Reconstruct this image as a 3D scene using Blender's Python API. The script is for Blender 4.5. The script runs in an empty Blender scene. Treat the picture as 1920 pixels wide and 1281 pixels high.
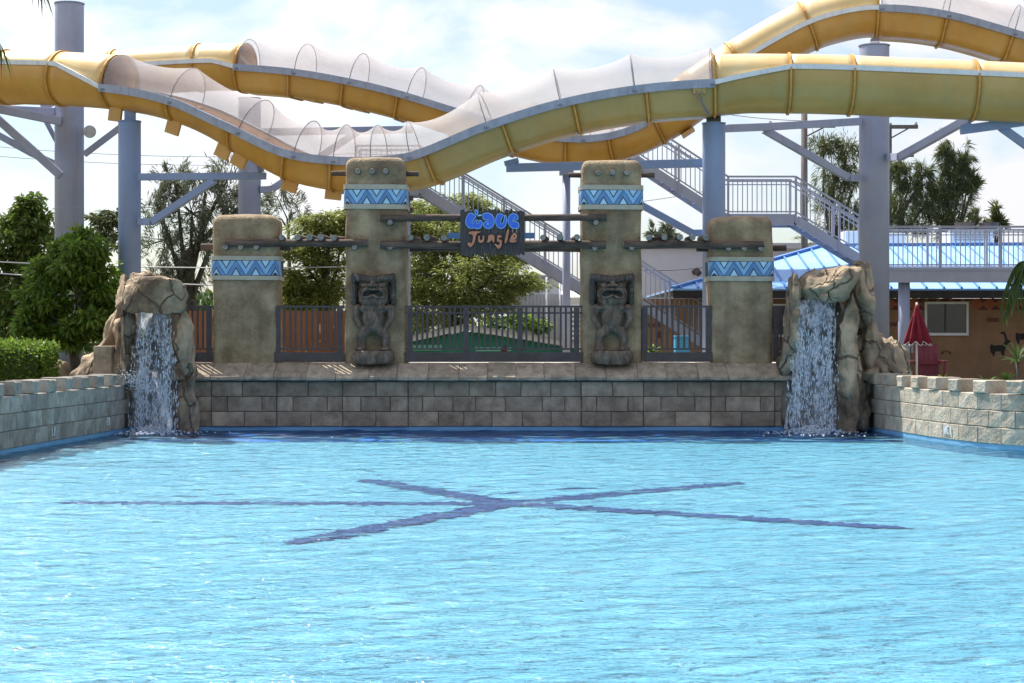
import bpy, bmesh, math, random
import numpy as np
from mathutils import Vector, Matrix, noise

rnd = random.Random(7)
S = bpy.context.scene
COL = S.collection
R = math.radians

# ------------------------------------------------------------------ camera
F = 3500.0          # focal length in pixels of the 1920 wide frame
HZ = 625.0          # row of the horizon
CH = 1.95           # eye height above the water
cam_d = bpy.data.cameras.new('camera')
cam = bpy.data.objects.new('camera', cam_d)
COL.objects.link(cam)
cam.location = (0, 0, CH)
cam.rotation_euler = (R(90), 0, 0)
cam_d.sensor_width = 36
cam_d.lens = 36 * F / 1920
cam_d.shift_y = -(640.5 - HZ) / 1920
cam_d.clip_start = 0.1
cam_d.clip_end = 3000
S.camera = cam

# ------------------------------------------------------------------ sky and sun
SUN_EL, SUN_AZ = 57.0, -40.0      # azimuth from straight ahead, negative = left
w = bpy.data.worlds.new('World'); S.world = w
w.use_nodes = True
nt = w.node_tree; nt.nodes.clear()
N = nt.nodes.new; L = nt.links.new
sky = N('ShaderNodeTexSky'); sky.sky_type = 'NISHITA'; sky.sun_disc = False
sky.sun_elevation = R(SUN_EL); sky.sun_rotation = R(SUN_AZ)
sky.air_density = 1.0; sky.dust_density = 1.0; sky.ozone_density = 2.6
tc = N('ShaderNodeTexCoord')
mp = N('ShaderNodeMapping'); mp.inputs['Scale'].default_value = (1.0, 1.0, 1.9)
mp.inputs['Location'].default_value = (0.35, 0.2, 0.12)
n1 = N('ShaderNodeTexNoise'); n1.inputs['Scale'].default_value = 5.5; n1.inputs['Detail'].default_value = 9
n1.inputs['Roughness'].default_value = 0.56; n1.inputs['Distortion'].default_value = 0.35
r1 = N('ShaderNodeValToRGB'); r1.color_ramp.elements[0].position = 0.46; r1.color_ramp.elements[1].position = 0.60
r1.color_ramp.elements[0].color = (0.12, 0.12, 0.12, 1); r1.color_ramp.elements[1].color = (1, 1, 1, 1)
mx = N('ShaderNodeMix'); mx.data_type = 'RGBA'
mx.inputs['B'].default_value = (8.4, 8.4, 8.6, 1)
bg = N('ShaderNodeBackground'); bg.inputs['Strength'].default_value = 0.10
ow = N('ShaderNodeOutputWorld')
# haze and thin cloud scatter more light round the sun, all the way round it
sd_ = N('ShaderNodeVectorMath'); sd_.operation = 'DOT_PRODUCT'
sd_.inputs[1].default_value = (math.sin(R(SUN_AZ)) * math.cos(R(SUN_EL)), math.cos(R(SUN_AZ)) * math.cos(R(SUN_EL)), math.sin(R(SUN_EL)))
L(tc.outputs['Generated'], sd_.inputs[0])
s0 = N('ShaderNodeMath'); s0.operation = 'MAXIMUM'; s0.inputs[1].default_value = 0.0; L(sd_.outputs['Value'], s0.inputs[0])
s1 = N('ShaderNodeMath'); s1.operation = 'POWER'; s1.inputs[1].default_value = 5.0; L(s0.outputs[0], s1.inputs[0])
s2_ = N('ShaderNodeMath'); s2_.operation = 'MULTIPLY_ADD'; s2_.inputs[1].default_value = 4.2; s2_.inputs[2].default_value = 0.95; L(s1.outputs[0], s2_.inputs[0])
cs = N('ShaderNodeVectorMath'); cs.operation = 'SCALE'; cs.inputs[0].default_value = (6.5, 6.5, 6.8); L(s2_.outputs[0], cs.inputs['Scale'])
L(cs.outputs['Vector'], mx.inputs['B'])
L(tc.outputs['Generated'], mp.inputs['Vector']); L(mp.outputs['Vector'], n1.inputs['Vector'])
L(n1.outputs['Fac'], r1.inputs['Fac']); L(r1.outputs['Color'], mx.inputs['Factor'])
L(sky.outputs['Color'], mx.inputs['A']); L(mx.outputs['Result'], bg.inputs['Color'])
L(bg.outputs['Background'], ow.inputs['Surface'])

sun_d = bpy.data.lights.new('sun', 'SUN'); sun_d.energy = 5.0; sun_d.angle = R(0.53)
sun_d.color = (1.0, 0.95, 0.86)
sun = bpy.data.objects.new('sun', sun_d); COL.objects.link(sun)
to_sun = Vector((math.sin(R(SUN_AZ)) * math.cos(R(SUN_EL)), math.cos(R(SUN_AZ)) * math.cos(R(SUN_EL)), math.sin(R(SUN_EL))))
sun.rotation_euler = to_sun.to_track_quat('Z', 'Y').to_euler()
sun.location = (-20, 40, 60)

vs = S.view_settings
S.display_settings.display_device = 'sRGB'
vs.view_transform = 'Standard'; vs.look = 'None'; vs.gamma = 1; vs.use_curve_mapping = False
vs.exposure = 0.62
S.cycles.use_denoising = True
S.cycles.max_bounces = 10
S.cycles.transparent_max_bounces = 24
S.cycles.caustics_reflective = False
S.cycles.caustics_refractive = False
S.cycles.sample_clamp_indirect = 6.0

def P(px, py, Y):
    """point at distance Y that the photograph shows at pixel (px, py)"""
    return Vector(((px - 960) * Y / F, Y, CH - (py - HZ) * Y / F))

# ------------------------------------------------------------------ materials
def mat(name, cols, rough=0.7, scale=4.0, bump=0.0, bscale=30.0, metallic=0.0, stretch=(1, 1, 1), spec=0.4,
        rand=0.0, coord='Object', detail=6, stains=None, island=False, transl=0.0, cracks=0.0, contrast=(0.35, 0.65), bdist=0.02):
    """cols: two or three base colours mixed by noise; rand: brightness change from object to object"""
    m = bpy.data.materials.new(name); m.use_nodes = True
    t = m.node_tree; t.nodes.clear()
    n = t.nodes.new; l = t.links.new
    out = n('ShaderNodeOutputMaterial'); b = n('ShaderNodeBsdfPrincipled')
    b.inputs['Roughness'].default_value = rough; b.inputs['Metallic'].default_value = metallic
    b.inputs['Specular IOR Level'].default_value = spec
    co = n('ShaderNodeTexCoord'); ma = n('ShaderNodeMapping'); ma.inputs['Scale'].default_value = stretch
    if coord == 'World':
        ge = n('ShaderNodeNewGeometry'); l(ge.outputs['Position'], ma.inputs['Vector'])
    else:
        l(co.outputs[coord], ma.inputs['Vector'])
    vec = ma.outputs['Vector']
    if rand > 0:
        oi = n('ShaderNodeObjectInfo')
        ad = n('ShaderNodeVectorMath'); ad.operation = 'ADD'
        sc_ = n('ShaderNodeVectorMath'); sc_.operation = 'SCALE'; sc_.inputs[0].default_value = (31, 17, 23)
        l(oi.outputs['Random'], sc_.inputs['Scale']); l(vec, ad.inputs[0]); l(sc_.outputs['Vector'], ad.inputs[1])
        vec = ad.outputs['Vector']
    nz = n('ShaderNodeTexNoise'); nz.inputs['Scale'].default_value = scale; nz.inputs['Detail'].default_value = detail
    nz.inputs['Roughness'].default_value = 0.62
    l(vec, nz.inputs['Vector'])
    cr = n('ShaderNodeValToRGB')
    e = cr.color_ramp.elements
    e[0].position = contrast[0]; e[1].position = contrast[1]
    e[0].color = (*cols[0], 1); e[1].color = (*cols[-1], 1)
    if len(cols) == 3:
        k = e.new((contrast[0] + contrast[1]) / 2); k.color = (*cols[1], 1)
    if island:
        ge2 = n('ShaderNodeNewGeometry'); l(ge2.outputs['Random Per Island'], cr.inputs['Fac'])
        e[0].position = 0.0; e[-1].position = 1.0
    else:
        l(nz.outputs['Fac'], cr.inputs['Fac'])
    col = cr.outputs['Color']
    if stains:
        # dark or rusty runs: noise drawn out along z
        sm = n('ShaderNodeMapping'); sm.inputs['Scale'].default_value = (stains[1], stains[1], stains[1] * 0.08)
        l(vec, sm.inputs['Vector'])
        sn = n('ShaderNodeTexNoise'); sn.inputs['Scale'].default_value = 1.0; sn.inputs['Detail'].default_value = 5
        l(sm.outputs['Vector'], sn.inputs['Vector'])
        sr = n('ShaderNodeValToRGB'); sr.color_ramp.elements[0].position = 0.52; sr.color_ramp.elements[1].position = 0.75
        l(sn.outputs['Fac'], sr.inputs['Fac'])
        sx = n('ShaderNodeMix'); sx.data_type = 'RGBA'; sx.inputs['B'].default_value = (*stains[0], 1)
        mu = n('ShaderNodeMath'); mu.operation = 'MULTIPLY'; mu.inputs[1].default_value = stains[2]
        l(sr.outputs['Color'], mu.inputs[0]); l(mu.outputs[0], sx.inputs['Factor']); l(col, sx.inputs['A'])
        col = sx.outputs['Result']
    crk = None
    if cracks:
        # seams between slabs: edges of warped cells, dark and cut in
        dn = n('ShaderNodeTexNoise'); dn.inputs['Scale'].default_value = 1.3; dn.inputs['Detail'].default_value = 4; l(vec, dn.inputs['Vector'])
        dm = n('ShaderNodeMix'); dm.data_type = 'RGBA'; dm.blend_type = 'LINEAR_LIGHT'; dm.inputs['Factor'].default_value = 0.35
        l(vec, dm.inputs['A']); l(dn.outputs['Color'], dm.inputs['B'])
        cm = n('ShaderNodeMapping'); cm.inputs['Scale'].default_value = (1.5, 1.5, 0.75); l(dm.outputs['Result'], cm.inputs['Vector'])
        vo = n('ShaderNodeTexVoronoi'); vo.feature = 'DISTANCE_TO_EDGE'; vo.inputs['Scale'].default_value = cracks; l(cm.outputs['Vector'], vo.inputs['Vector'])
        vr = n('ShaderNodeValToRGB'); vr.color_ramp.elements[0].position = 0.0; vr.color_ramp.elements[1].position = 0.022
        l(vo.outputs['Distance'], vr.inputs['Fac']); crk = vr.outputs['Color']
        cx_ = n('ShaderNodeMix'); cx_.data_type = 'RGBA'; cx_.inputs['A'].default_value = (0.17, 0.13, 0.09, 1)
        l(crk, cx_.inputs['Factor']); l(col, cx_.inputs['B']); col = cx_.outputs['Result']
    if rand > 0:
        hs = n('ShaderNodeHueSaturation')
        mr = n('ShaderNodeMapRange'); mr.inputs['To Min'].default_value = 1 - rand; mr.inputs['To Max'].default_value = 1 + rand
        l(oi.outputs['Random'], mr.inputs['Value']); l(mr.outputs['Result'], hs.inputs['Value']); l(col, hs.inputs['Color'])
        col = hs.outputs['Color']
    l(col, b.inputs['Base Color'])
    if bump > 0:
        bn = n('ShaderNodeTexNoise'); bn.inputs['Scale'].default_value = bscale; bn.inputs['Detail'].default_value = 5
        l(vec, bn.inputs['Vector'])
        bp = n('ShaderNodeBump'); bp.inputs['Strength'].default_value = bump; bp.inputs['Distance'].default_value = bdist
        if crk is not None:
            ca = n('ShaderNodeMath'); ca.operation = 'MULTIPLY_ADD'; ca.inputs[1].default_value = 0.8; l(crk, ca.inputs[0]); l(bn.outputs['Fac'], ca.inputs[2])
            l(ca.outputs[0], bp.inputs['Height'])
        else: l(bn.outputs['Fac'], bp.inputs['Height'])
        l(bp.outputs['Normal'], b.inputs['Normal'])
    if transl > 0:
        tr = n('ShaderNodeBsdfTranslucent'); l(col, tr.inputs['Color'])
        ms = n('ShaderNodeMixShader'); ms.inputs['Fac'].default_value = transl
        l(b.outputs['BSDF'], ms.inputs[1]); l(tr.outputs['BSDF'], ms.inputs[2]); l(ms.outputs['Shader'], out.inputs['Surface'])
    else:
        l(b.outputs['BSDF'], out.inputs['Surface'])
    return m

M = {}
M['stucco'] = mat('stucco', [(0.22, 0.155, 0.092), (0.33, 0.245, 0.15), (0.45, 0.345, 0.22)], 0.9, 2.6, 0.9, 26, stains=((0.09, 0.08, 0.065), 3.0, 0.55), bdist=0.03)
M['block'] = mat('block', [(0.225, 0.165, 0.115), (0.33, 0.25, 0.18), (0.42, 0.33, 0.24)], 0.9, 3.5, 0.8, 22, rand=0.22, stains=((0.10, 0.095, 0.085), 3.0, 0.4))
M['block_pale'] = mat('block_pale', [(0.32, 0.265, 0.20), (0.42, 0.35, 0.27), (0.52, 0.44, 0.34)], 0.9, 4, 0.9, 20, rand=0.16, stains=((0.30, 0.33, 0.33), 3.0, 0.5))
M['block_shaded'] = mat('block_shaded', [(0.22, 0.195, 0.16), (0.31, 0.28, 0.235), (0.40, 0.36, 0.305)], 0.9, 4, 0.9, 20, rand=0.16, stains=((0.36, 0.38, 0.40), 3.0, 0.5))  # darker copy of the right wall's stone, with shade put into the colour
M['mortar'] = mat('mortar', [(0.11, 0.095, 0.08), (0.16, 0.14, 0.115)], 0.95, 6)
M['coping'] = mat('coping', [(0.24, 0.19, 0.14), (0.34, 0.275, 0.205), (0.42, 0.34, 0.255)], 0.9, 4, 1.0, 16, rand=0.15)
M['rock'] = mat('rock', [(0.13, 0.095, 0.065), (0.33, 0.25, 0.17), (0.52, 0.40, 0.27)], 0.9, 1.6, 1.0, 5, cracks=0.75, stains=((0.10, 0.085, 0.065), 2.2, 0.65), detail=9, bdist=0.06)
M['wet_rock'] = mat('wet_rock', [(0.06, 0.05, 0.038), (0.13, 0.105, 0.075), (0.20, 0.165, 0.12)], 0.35, 2.2, 1.0, 8, detail=9, bdist=0.05)
M['pool_paint'] = mat('pool_paint', [(0.14, 0.33, 0.54), (0.19, 0.40, 0.60)], 0.6, 2.0)
M['pool_floor'] = mat('pool_floor', [(0.13, 0.39, 0.55), (0.185, 0.46, 0.61)], 0.7, 0.5, coord='World')
M['deep_shade_paint'] = mat('deep_shade_paint', [(0.02, 0.22, 0.78), (0.04, 0.28, 0.84)], 0.7, 1.5, coord='World')  # deep-end blue, with the shadow band by the wall put into it
M['line_paint'] = mat('line_paint', [(0.001, 0.03, 0.16), (0.002, 0.045, 0.22)], 0.7, 3.0)
M['steel'] = mat('steel', [(0.29, 0.32, 0.46), (0.33, 0.365, 0.50), (0.37, 0.40, 0.53)], 0.5, 0.8, 0.05, 6, stains=((0.27, 0.25, 0.28), 5.0, 0.45))
M['steel_blue'] = mat('steel_blue', [(0.23, 0.31, 0.52), (0.29, 0.38, 0.58)], 0.5, 0.8, 0.05, 6, stains=((0.30, 0.29, 0.22), 4.0, 0.35))
M['stair'] = mat('stair', [(0.33, 0.35, 0.44), (0.39, 0.41, 0.50)], 0.5, 1.5, stains=((0.25, 0.24, 0.26), 4.0, 0.25))
M['slide'] = mat('slide', [(0.52, 0.255, 0.045), (0.60, 0.31, 0.058), (0.65, 0.36, 0.09)], 0.32, 0.9, 0.08, 5, coord='World', stains=((0.50, 0.36, 0.12), 3.0, 0.4), spec=0.5)
M['slide_pool_tint'] = mat('slide_pool_tint', [(0.40, 0.27, 0.075), (0.46, 0.32, 0.10), (0.51, 0.37, 0.13)], 0.32, 0.7, 0.08, 5, coord='World', stains=((0.36, 0.34, 0.15), 2.0, 0.45), spec=0.5)  # olive holds the pool's reflected light, painted into the shell colour
M['slide_faded_sunlit'] = mat('slide_faded_sunlit', [(0.72, 0.48, 0.19), (0.78, 0.56, 0.26), (0.82, 0.63, 0.34)], 0.30, 0.9, 0.06, 5, coord='World', spec=0.5)  # tube tops: fading plus sunlit cream painted into the colour
M['ring'] = mat('ring', [(0.50, 0.27, 0.06), (0.62, 0.36, 0.09)], 0.6, 8, stains=((0.2, 0.11, 0.04), 6, 0.6))
M['rim'] = mat('rim', [(0.30, 0.33, 0.42), (0.39, 0.43, 0.52)], 0.5, 5, stains=((0.20, 0.20, 0.24), 9, 0.6))
M['rim_white'] = mat('rim_white', [(0.72, 0.75, 0.78), (0.82, 0.84, 0.86)], 0.5, 4, stains=((0.4, 0.4, 0.42), 9, 0.4))
M['hoop'] = mat('hoop', [(0.16, 0.16, 0.19), (0.25, 0.25, 0.29)], 0.5, 6)
M['dark_metal'] = mat('dark_metal', [(0.060, 0.046, 0.048), (0.088, 0.069, 0.072)], 0.55, 5, 0.1, 30)
M['log'] = mat('log', [(0.05, 0.037, 0.033), (0.10, 0.07, 0.056), (0.17, 0.115, 0.085)], 0.85, 5, 0.8, 24, stretch=(0.35, 2, 2), rand=0.15)
M['log_end'] = mat('log_end', [(0.17, 0.16, 0.145), (0.34, 0.32, 0.29)], 0.85, 14, 0.6, 30)
M['brown_wood'] = mat('brown_wood', [(0.27, 0.115, 0.05), (0.36, 0.16, 0.07)], 0.75, 3, 0.3, 20, stretch=(3, 3, 0.4), rand=0.15)
M['tiki'] = mat('tiki', [(0.075, 0.052, 0.038), (0.145, 0.105, 0.078), (0.24, 0.18, 0.135)], 0.7, 6, 0.8, 22, stretch=(2, 2, 0.7), detail=8)
M['tiki_dark'] = mat('tiki_dark', [(0.02, 0.017, 0.016), (0.04, 0.034, 0.03)], 0.8, 8)
M['tiki_hair'] = mat('tiki_hair', [(0.05, 0.042, 0.036), (0.15, 0.12, 0.10)], 0.8, 9, 0.5, 30, rand=0.2)
M['trim'] = mat('trim', [(0.42, 0.38, 0.30), (0.52, 0.48, 0.39)], 0.85, 5, 0.4, 30)
M['navy'] = mat('navy', [(0.02, 0.03, 0.06), (0.03, 0.045, 0.08)], 0.7, 5)
M['tile_mid'] = mat('tile_mid', [(0.11, 0.24, 0.47), (0.16, 0.31, 0.55)], 0.6, 7, 0.2, 30, rand=0.1)
M['tile_light'] = mat('tile_light', [(0.22, 0.44, 0.70), (0.30, 0.53, 0.77)], 0.6, 7, 0.2, 30, rand=0.1)
M['tile_pale'] = mat('tile_pale', [(0.42, 0.62, 0.80), (0.52, 0.72, 0.86)], 0.6, 7, 0.2, 30, rand=0.1)
M['sign_board'] = mat('sign_board', [(0.055, 0.048, 0.050), (0.09, 0.078, 0.08)], 0.85, 8, 0.5, 26, stretch=(4, 4, 0.4), rand=0.12)
M['sign_blue'] = mat('sign_blue', [(0.045, 0.14, 0.72), (0.07, 0.19, 0.80)], 0.5, 6)
M['sign_sky'] = mat('sign_sky', [(0.30, 0.60, 0.88), (0.38, 0.68, 0.92)], 0.5, 6)
M['sign_orange'] = mat('sign_orange', [(0.52, 0.20, 0.11), (0.60, 0.26, 0.15)], 0.6, 6)
M['sign_dark'] = mat('sign_dark', [(0.03, 0.018, 0.016), (0.05, 0.03, 0.026)], 0.7, 6)
M['roof_blue'] = mat('roof_blue', [(0.21, 0.42, 0.74), (0.27, 0.49, 0.80)], 0.5, 1.2, stains=((0.4, 0.55, 0.75), 2.0, 0.3))
M['roof_seam'] = mat('roof_seam', [(0.07, 0.20, 0.52), (0.09, 0.24, 0.58)], 0.45, 2)
M['brown_wall'] = mat('brown_wall', [(0.26, 0.15, 0.085), (0.33, 0.19, 0.11)], 0.9, 2, 0.3, 30, stains=((0.14, 0.085, 0.055), 2.0, 0.4))
M['paint_red'] = mat('paint_red', [(0.33, 0.10, 0.05), (0.40, 0.13, 0.06)], 0.85, 6)
M['paint_maroon'] = mat('paint_maroon', [(0.12, 0.03, 0.035), (0.16, 0.045, 0.045)], 0.85, 6)
M['paint_black'] = mat('paint_black', [(0.02, 0.018, 0.018), (0.035, 0.03, 0.03)], 0.85, 6)
M['white_paint'] = mat('white_paint', [(0.70, 0.70, 0.72), (0.80, 0.80, 0.81)], 0.6, 3, stains=((0.5, 0.5, 0.5), 3, 0.3))
M['grey_wall'] = mat('grey_wall', [(0.50, 0.48, 0.53), (0.57, 0.55, 0.60)], 0.85, 0.4, stains=((0.42, 0.41, 0.45), 0.6, 0.4))
M['corrugated'] = mat('corrugated', [(0.36, 0.36, 0.40), (0.45, 0.45, 0.48)], 0.6, 1.0, stains=((0.28, 0.27, 0.28), 2, 0.5))
M['green_wall'] = mat('green_wall', [(0.03, 0.21, 0.14), (0.045, 0.27, 0.18)], 0.7, 2)
M['teal_wall'] = mat('teal_wall', [(0.22, 0.55, 0.44), (0.27, 0.62, 0.5)], 0.7, 2)
M['glass_dark'] = mat('glass_dark', [(0.012, 0.014, 0.018), (0.035, 0.033, 0.035)], 0.08, 1.2, spec=0.7)
M['fabric_red'] = mat('fabric_red', [(0.19, 0.008, 0.022), (0.26, 0.013, 0.032)], 0.8, 5, 0.2, 40, transl=0.15)
M['chair_red'] = mat('chair_red', [(0.15, 0.022, 0.04), (0.21, 0.035, 0.055)], 0.6, 5, rand=0.1)
M['bin_blue'] = mat('bin_blue', [(0.06, 0.32, 0.56), (0.09, 0.38, 0.62)], 0.5, 3)
M['concrete'] = mat('concrete', [(0.34, 0.32, 0.28), (0.46, 0.43, 0.38)], 0.9, 0.8, 0.3, 20, coord='World')
M['ground'] = mat('ground', [(0.06, 0.075, 0.03), (0.13, 0.12, 0.07), (0.24, 0.20, 0.14)], 0.95, 0.25, 0.5, 6, coord='World', detail=10)
M['bark'] = mat('bark', [(0.05, 0.04, 0.032), (0.12, 0.10, 0.08)], 0.9, 6, 0.8, 20, stretch=(2, 2, 0.4))
M['bark_pale'] = mat('bark_pale', [(0.22, 0.19, 0.15), (0.38, 0.34, 0.29)], 0.9, 6, 0.6, 20)
M['pole_wood'] = mat('pole_wood', [(0.11, 0.09, 0.08), (0.19, 0.16, 0.14)], 0.9, 4, 0.5, 20, stretch=(3, 3, 0.3))
M['wire'] = mat('wire', [(0.10, 0.10, 0.11), (0.14, 0.14, 0.15)], 0.6, 2)
M['wire_pale'] = mat('wire_pale', [(0.6, 0.6, 0.62), (0.7, 0.7, 0.72)], 0.6, 2)
def leafmat(name, a, b, c, t=0.5, rough=0.42):
    return mat(name, [a, b, c], rough, 3, island=True, transl=t, spec=0.35)
M['leaf_bright'] = leafmat('leaf_bright', (0.084, 0.156, 0.024), (0.132, 0.228, 0.036), (0.24, 0.324, 0.048))
M['leaf_dark'] = leafmat('leaf_dark', (0.04, 0.075, 0.02), (0.06, 0.11, 0.027), (0.10, 0.14, 0.03), 0.35)
M['leaf_mid'] = leafmat('leaf_mid', (0.075, 0.125, 0.027), (0.125, 0.188, 0.037), (0.188, 0.25, 0.056), 0.4)
M['leaf_feather'] = leafmat('leaf_feather', (0.156, 0.189, 0.046), (0.234, 0.267, 0.065), (0.325, 0.351, 0.098), 0.6)
M['leaf_needle'] = leafmat('leaf_needle', (0.078, 0.098, 0.039), (0.117, 0.137, 0.052), (0.169, 0.182, 0.072), 0.35)
M['leaf_grey'] = leafmat('leaf_grey', (0.125, 0.144, 0.094), (0.163, 0.188, 0.125), (0.213, 0.237, 0.15), 0.35)
M['leaf_palm'] = leafmat('leaf_palm', (0.045, 0.083, 0.021), (0.075, 0.128, 0.03), (0.135, 0.18, 0.045), 0.4, 0.35)

def net_material():
    m = bpy.data.materials.new('netting'); m.use_nodes = True
    t = m.node_tree; t.nodes.clear(); n = t.nodes.new; l = t.links.new
    out = n('ShaderNodeOutputMaterial'); tr = n('ShaderNodeBsdfTransparent')
    d = n('ShaderNodeBsdfDiffuse'); d.inputs['Color'].default_value = (0.64, 0.63, 0.66, 1)
    tl = n('ShaderNodeBsdfTranslucent'); tl.inputs['Color'].default_value = (0.64, 0.63, 0.66, 1)
    a = n('ShaderNodeMixShader'); a.inputs['Fac'].default_value = 0.5
    l(d.outputs[0], a.inputs[1]); l(tl.outputs[0], a.inputs[2])
    co = n('ShaderNodeTexCoord'); nz = n('ShaderNodeTexNoise'); nz.inputs['Scale'].default_value = 1.4; nz.inputs['Detail'].default_value = 4
    l(co.outputs['Object'], nz.inputs['Vector'])
    mr = n('ShaderNodeMapRange'); mr.inputs['From Min'].default_value = 0.3; mr.inputs['From Max'].default_value = 0.7
    mr.inputs['To Min'].default_value = 0.40; mr.inputs['To Max'].default_value = 0.54
    l(nz.outputs['Fac'], mr.inputs['Value'])
    x = n('ShaderNodeMixShader'); l(mr.outputs['Result'], x.inputs['Fac'])
    l(tr.outputs[0], x.inputs[1]); l(a.outputs[0], x.inputs[2]); l(x.outputs[0], out.inputs['Surface'])
    return m
M['net'] = net_material()

def water_material():
    m = bpy.data.materials.new('pool_water'); m.use_nodes = True
    t = m.node_tree; t.nodes.clear(); n = t.nodes.new; l = t.links.new
    out = n('ShaderNodeOutputMaterial')
    tr = n('ShaderNodeBsdfTransparent'); tr.inputs['Color'].default_value = (0.86, 0.97, 1.0, 1)
    gl = n('ShaderNodeBsdfGlossy'); gl.inputs['Roughness'].default_value = 0.10
    fr = n('ShaderNodeFresnel'); fr.inputs['IOR'].default_value = 1.38
    ge = n('ShaderNodeNewGeometry')
    prev = None
    for sc_, st, dist, strx in ((3.2, 0.8, 0.070, 0.5), (10.0, 1.0, 0.050, 0.5), (30.0, 1.0, 0.017, 0.6)):
        mp_ = n('ShaderNodeMapping'); mp_.inputs['Scale'].default_value = (strx, 1.0, 1.0)
        mp_.inputs['Rotation'].default_value = (0, 0, 0.12)
        l(ge.outputs['Position'], mp_.inputs['Vector'])
        nz = n('ShaderNodeTexNoise'); nz.inputs['Scale'].default_value = sc_; nz.inputs['Detail'].default_value = 3
        nz.inputs['Distortion'].default_value = 0.6
        l(mp_.outputs['Vector'], nz.inputs['Vector'])
        bp = n('ShaderNodeBump'); bp.inputs['Strength'].default_value = st; bp.inputs['Distance'].default_value = dist
        l(nz.outputs['Fac'], bp.inputs['Height'])
        if prev: l(prev.outputs['Normal'], bp.inputs['Normal'])
        prev = bp
    l(prev.outputs['Normal'], gl.inputs['Normal']); l(prev.outputs['Normal'], fr.inputs['Normal'])
    # steep little facets that lean away from the eye are hidden behind the ones that face it: less mirror than a flat sheet
    pw = n('ShaderNodeMath'); pw.operation = 'POWER'; pw.inputs[1].default_value = 1.15; l(fr.outputs['Fac'], pw.inputs[0])
    x = n('ShaderNodeMixShader'); l(pw.outputs[0], x.inputs['Fac'])
    l(tr.outputs[0], x.inputs[1]); l(gl.outputs[0], x.inputs[2]); l(x.outputs[0], out.inputs['Surface'])
    return m
M['water'] = water_material()

def fall_material():
    """falling water: white streaks and torn gaps"""
    m = bpy.data.materials.new('falling_water'); m.use_nodes = True
    t = m.node_tree; t.nodes.clear(); n = t.nodes.new; l = t.links.new
    out = n('ShaderNodeOutputMaterial'); tr = n('ShaderNodeBsdfTransparent'); tr.inputs['Color'].default_value = (0.93, 0.96, 1, 1)
    b = n('ShaderNodeBsdfPrincipled'); b.inputs['Base Color'].default_value = (0.86, 0.90, 0.97, 1); b.inputs['Roughness'].default_value = 0.25
    tl = n('ShaderNodeBsdfTranslucent'); tl.inputs['Color'].default_value = (0.86, 0.90, 0.98, 1)
    a = n('ShaderNodeMixShader'); a.inputs['Fac'].default_value = 0.5
    l(b.outputs[0], a.inputs[1]); l(tl.outputs[0], a.inputs[2])
    ge = n('ShaderNodeNewGeometry')
    def nz(scale, stretch, detail, dist):
        mp_ = n('ShaderNodeMapping'); mp_.inputs['Scale'].default_value = stretch
        l(ge.outputs['Position'], mp_.inputs['Vector'])
        z = n('ShaderNodeTexNoise'); z.inputs['Scale'].default_value = scale; z.inputs['Detail'].default_value = detail
        z.inputs['Distortion'].default_value = dist; l(mp_.outputs['Vector'], z.inputs['Vector']); return z.outputs['Fac']
    s1 = nz(5.0, (1.6, 1, 0.22), 4, 0.5); s2 = nz(11.0, (1, 1, 0.55), 6, 1.2)
    ad = n('ShaderNodeMath'); ad.operation = 'ADD'; l(s1, ad.inputs[0]); l(s2, ad.inputs[1])
    cr = n('ShaderNodeValToRGB'); cr.color_ramp.elements[0].position = 0.475; cr.color_ramp.elements[1].position = 0.62
    hv = n('ShaderNodeMath'); hv.operation = 'MULTIPLY'; hv.inputs[1].default_value = 0.5
    l(ad.outputs[0], hv.inputs[0]); l(hv.outputs[0], cr.inputs['Fac'])
    ml = n('ShaderNodeMath'); ml.operation = 'MULTIPLY_ADD'; ml.inputs[1].default_value = 0.78; ml.inputs[2].default_value = 0.04
    l(cr.outputs['Color'], ml.inputs[0])
    x = n('ShaderNodeMixShader'); l(ml.outputs[0], x.inputs['Fac']); l(tr.outputs[0], x.inputs[1]); l(a.outputs[0], x.inputs[2])
    l(x.outputs[0], out.inputs['Surface'])
    return m
M['fall'] = fall_material()
M['lamp_glass'] = mat('lamp_glass', [(0.42, 0.43, 0.46), (0.58, 0.59, 0.60)], 0.15, 14, 0.3, 40)
M['foam'] = mat('foam', [(0.75, 0.82, 0.90), (0.88, 0.92, 0.95)], 0.5, 8, transl=0.3)

# ------------------------------------------------------------------ mesh helpers
def mesh_np(name, v, f):
    v = np.asarray(v, dtype=np.float32).reshape(-1, 3)
    me = bpy.data.meshes.new(name)
    f = np.asarray(f, dtype=np.int32)
    k = f.shape[1]
    me.vertices.add(len(v)); me.vertices.foreach_set('co', v.ravel())
    me.loops.add(f.size); me.loops.foreach_set('vertex_index', f.ravel())
    me.polygons.add(len(f)); me.polygons.foreach_set('loop_start', np.arange(0, f.size, k, dtype=np.int32))
    me.polygons.foreach_set('loop_total', np.full(len(f), k, dtype=np.int32))
    me.update(calc_edges=True)
    return me

def finish(o, parent, m, smooth):
    if m and not o.data.materials: o.data.materials.append(m)
    if smooth:
        o.data.polygons.foreach_set('use_smooth', np.ones(len(o.data.polygons), dtype=bool))
    COL.objects.link(o)
    if parent is not None:
        o.parent = parent
        if parent.type == 'EMPTY': o.location = o.location - parent.location
    return o

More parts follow.
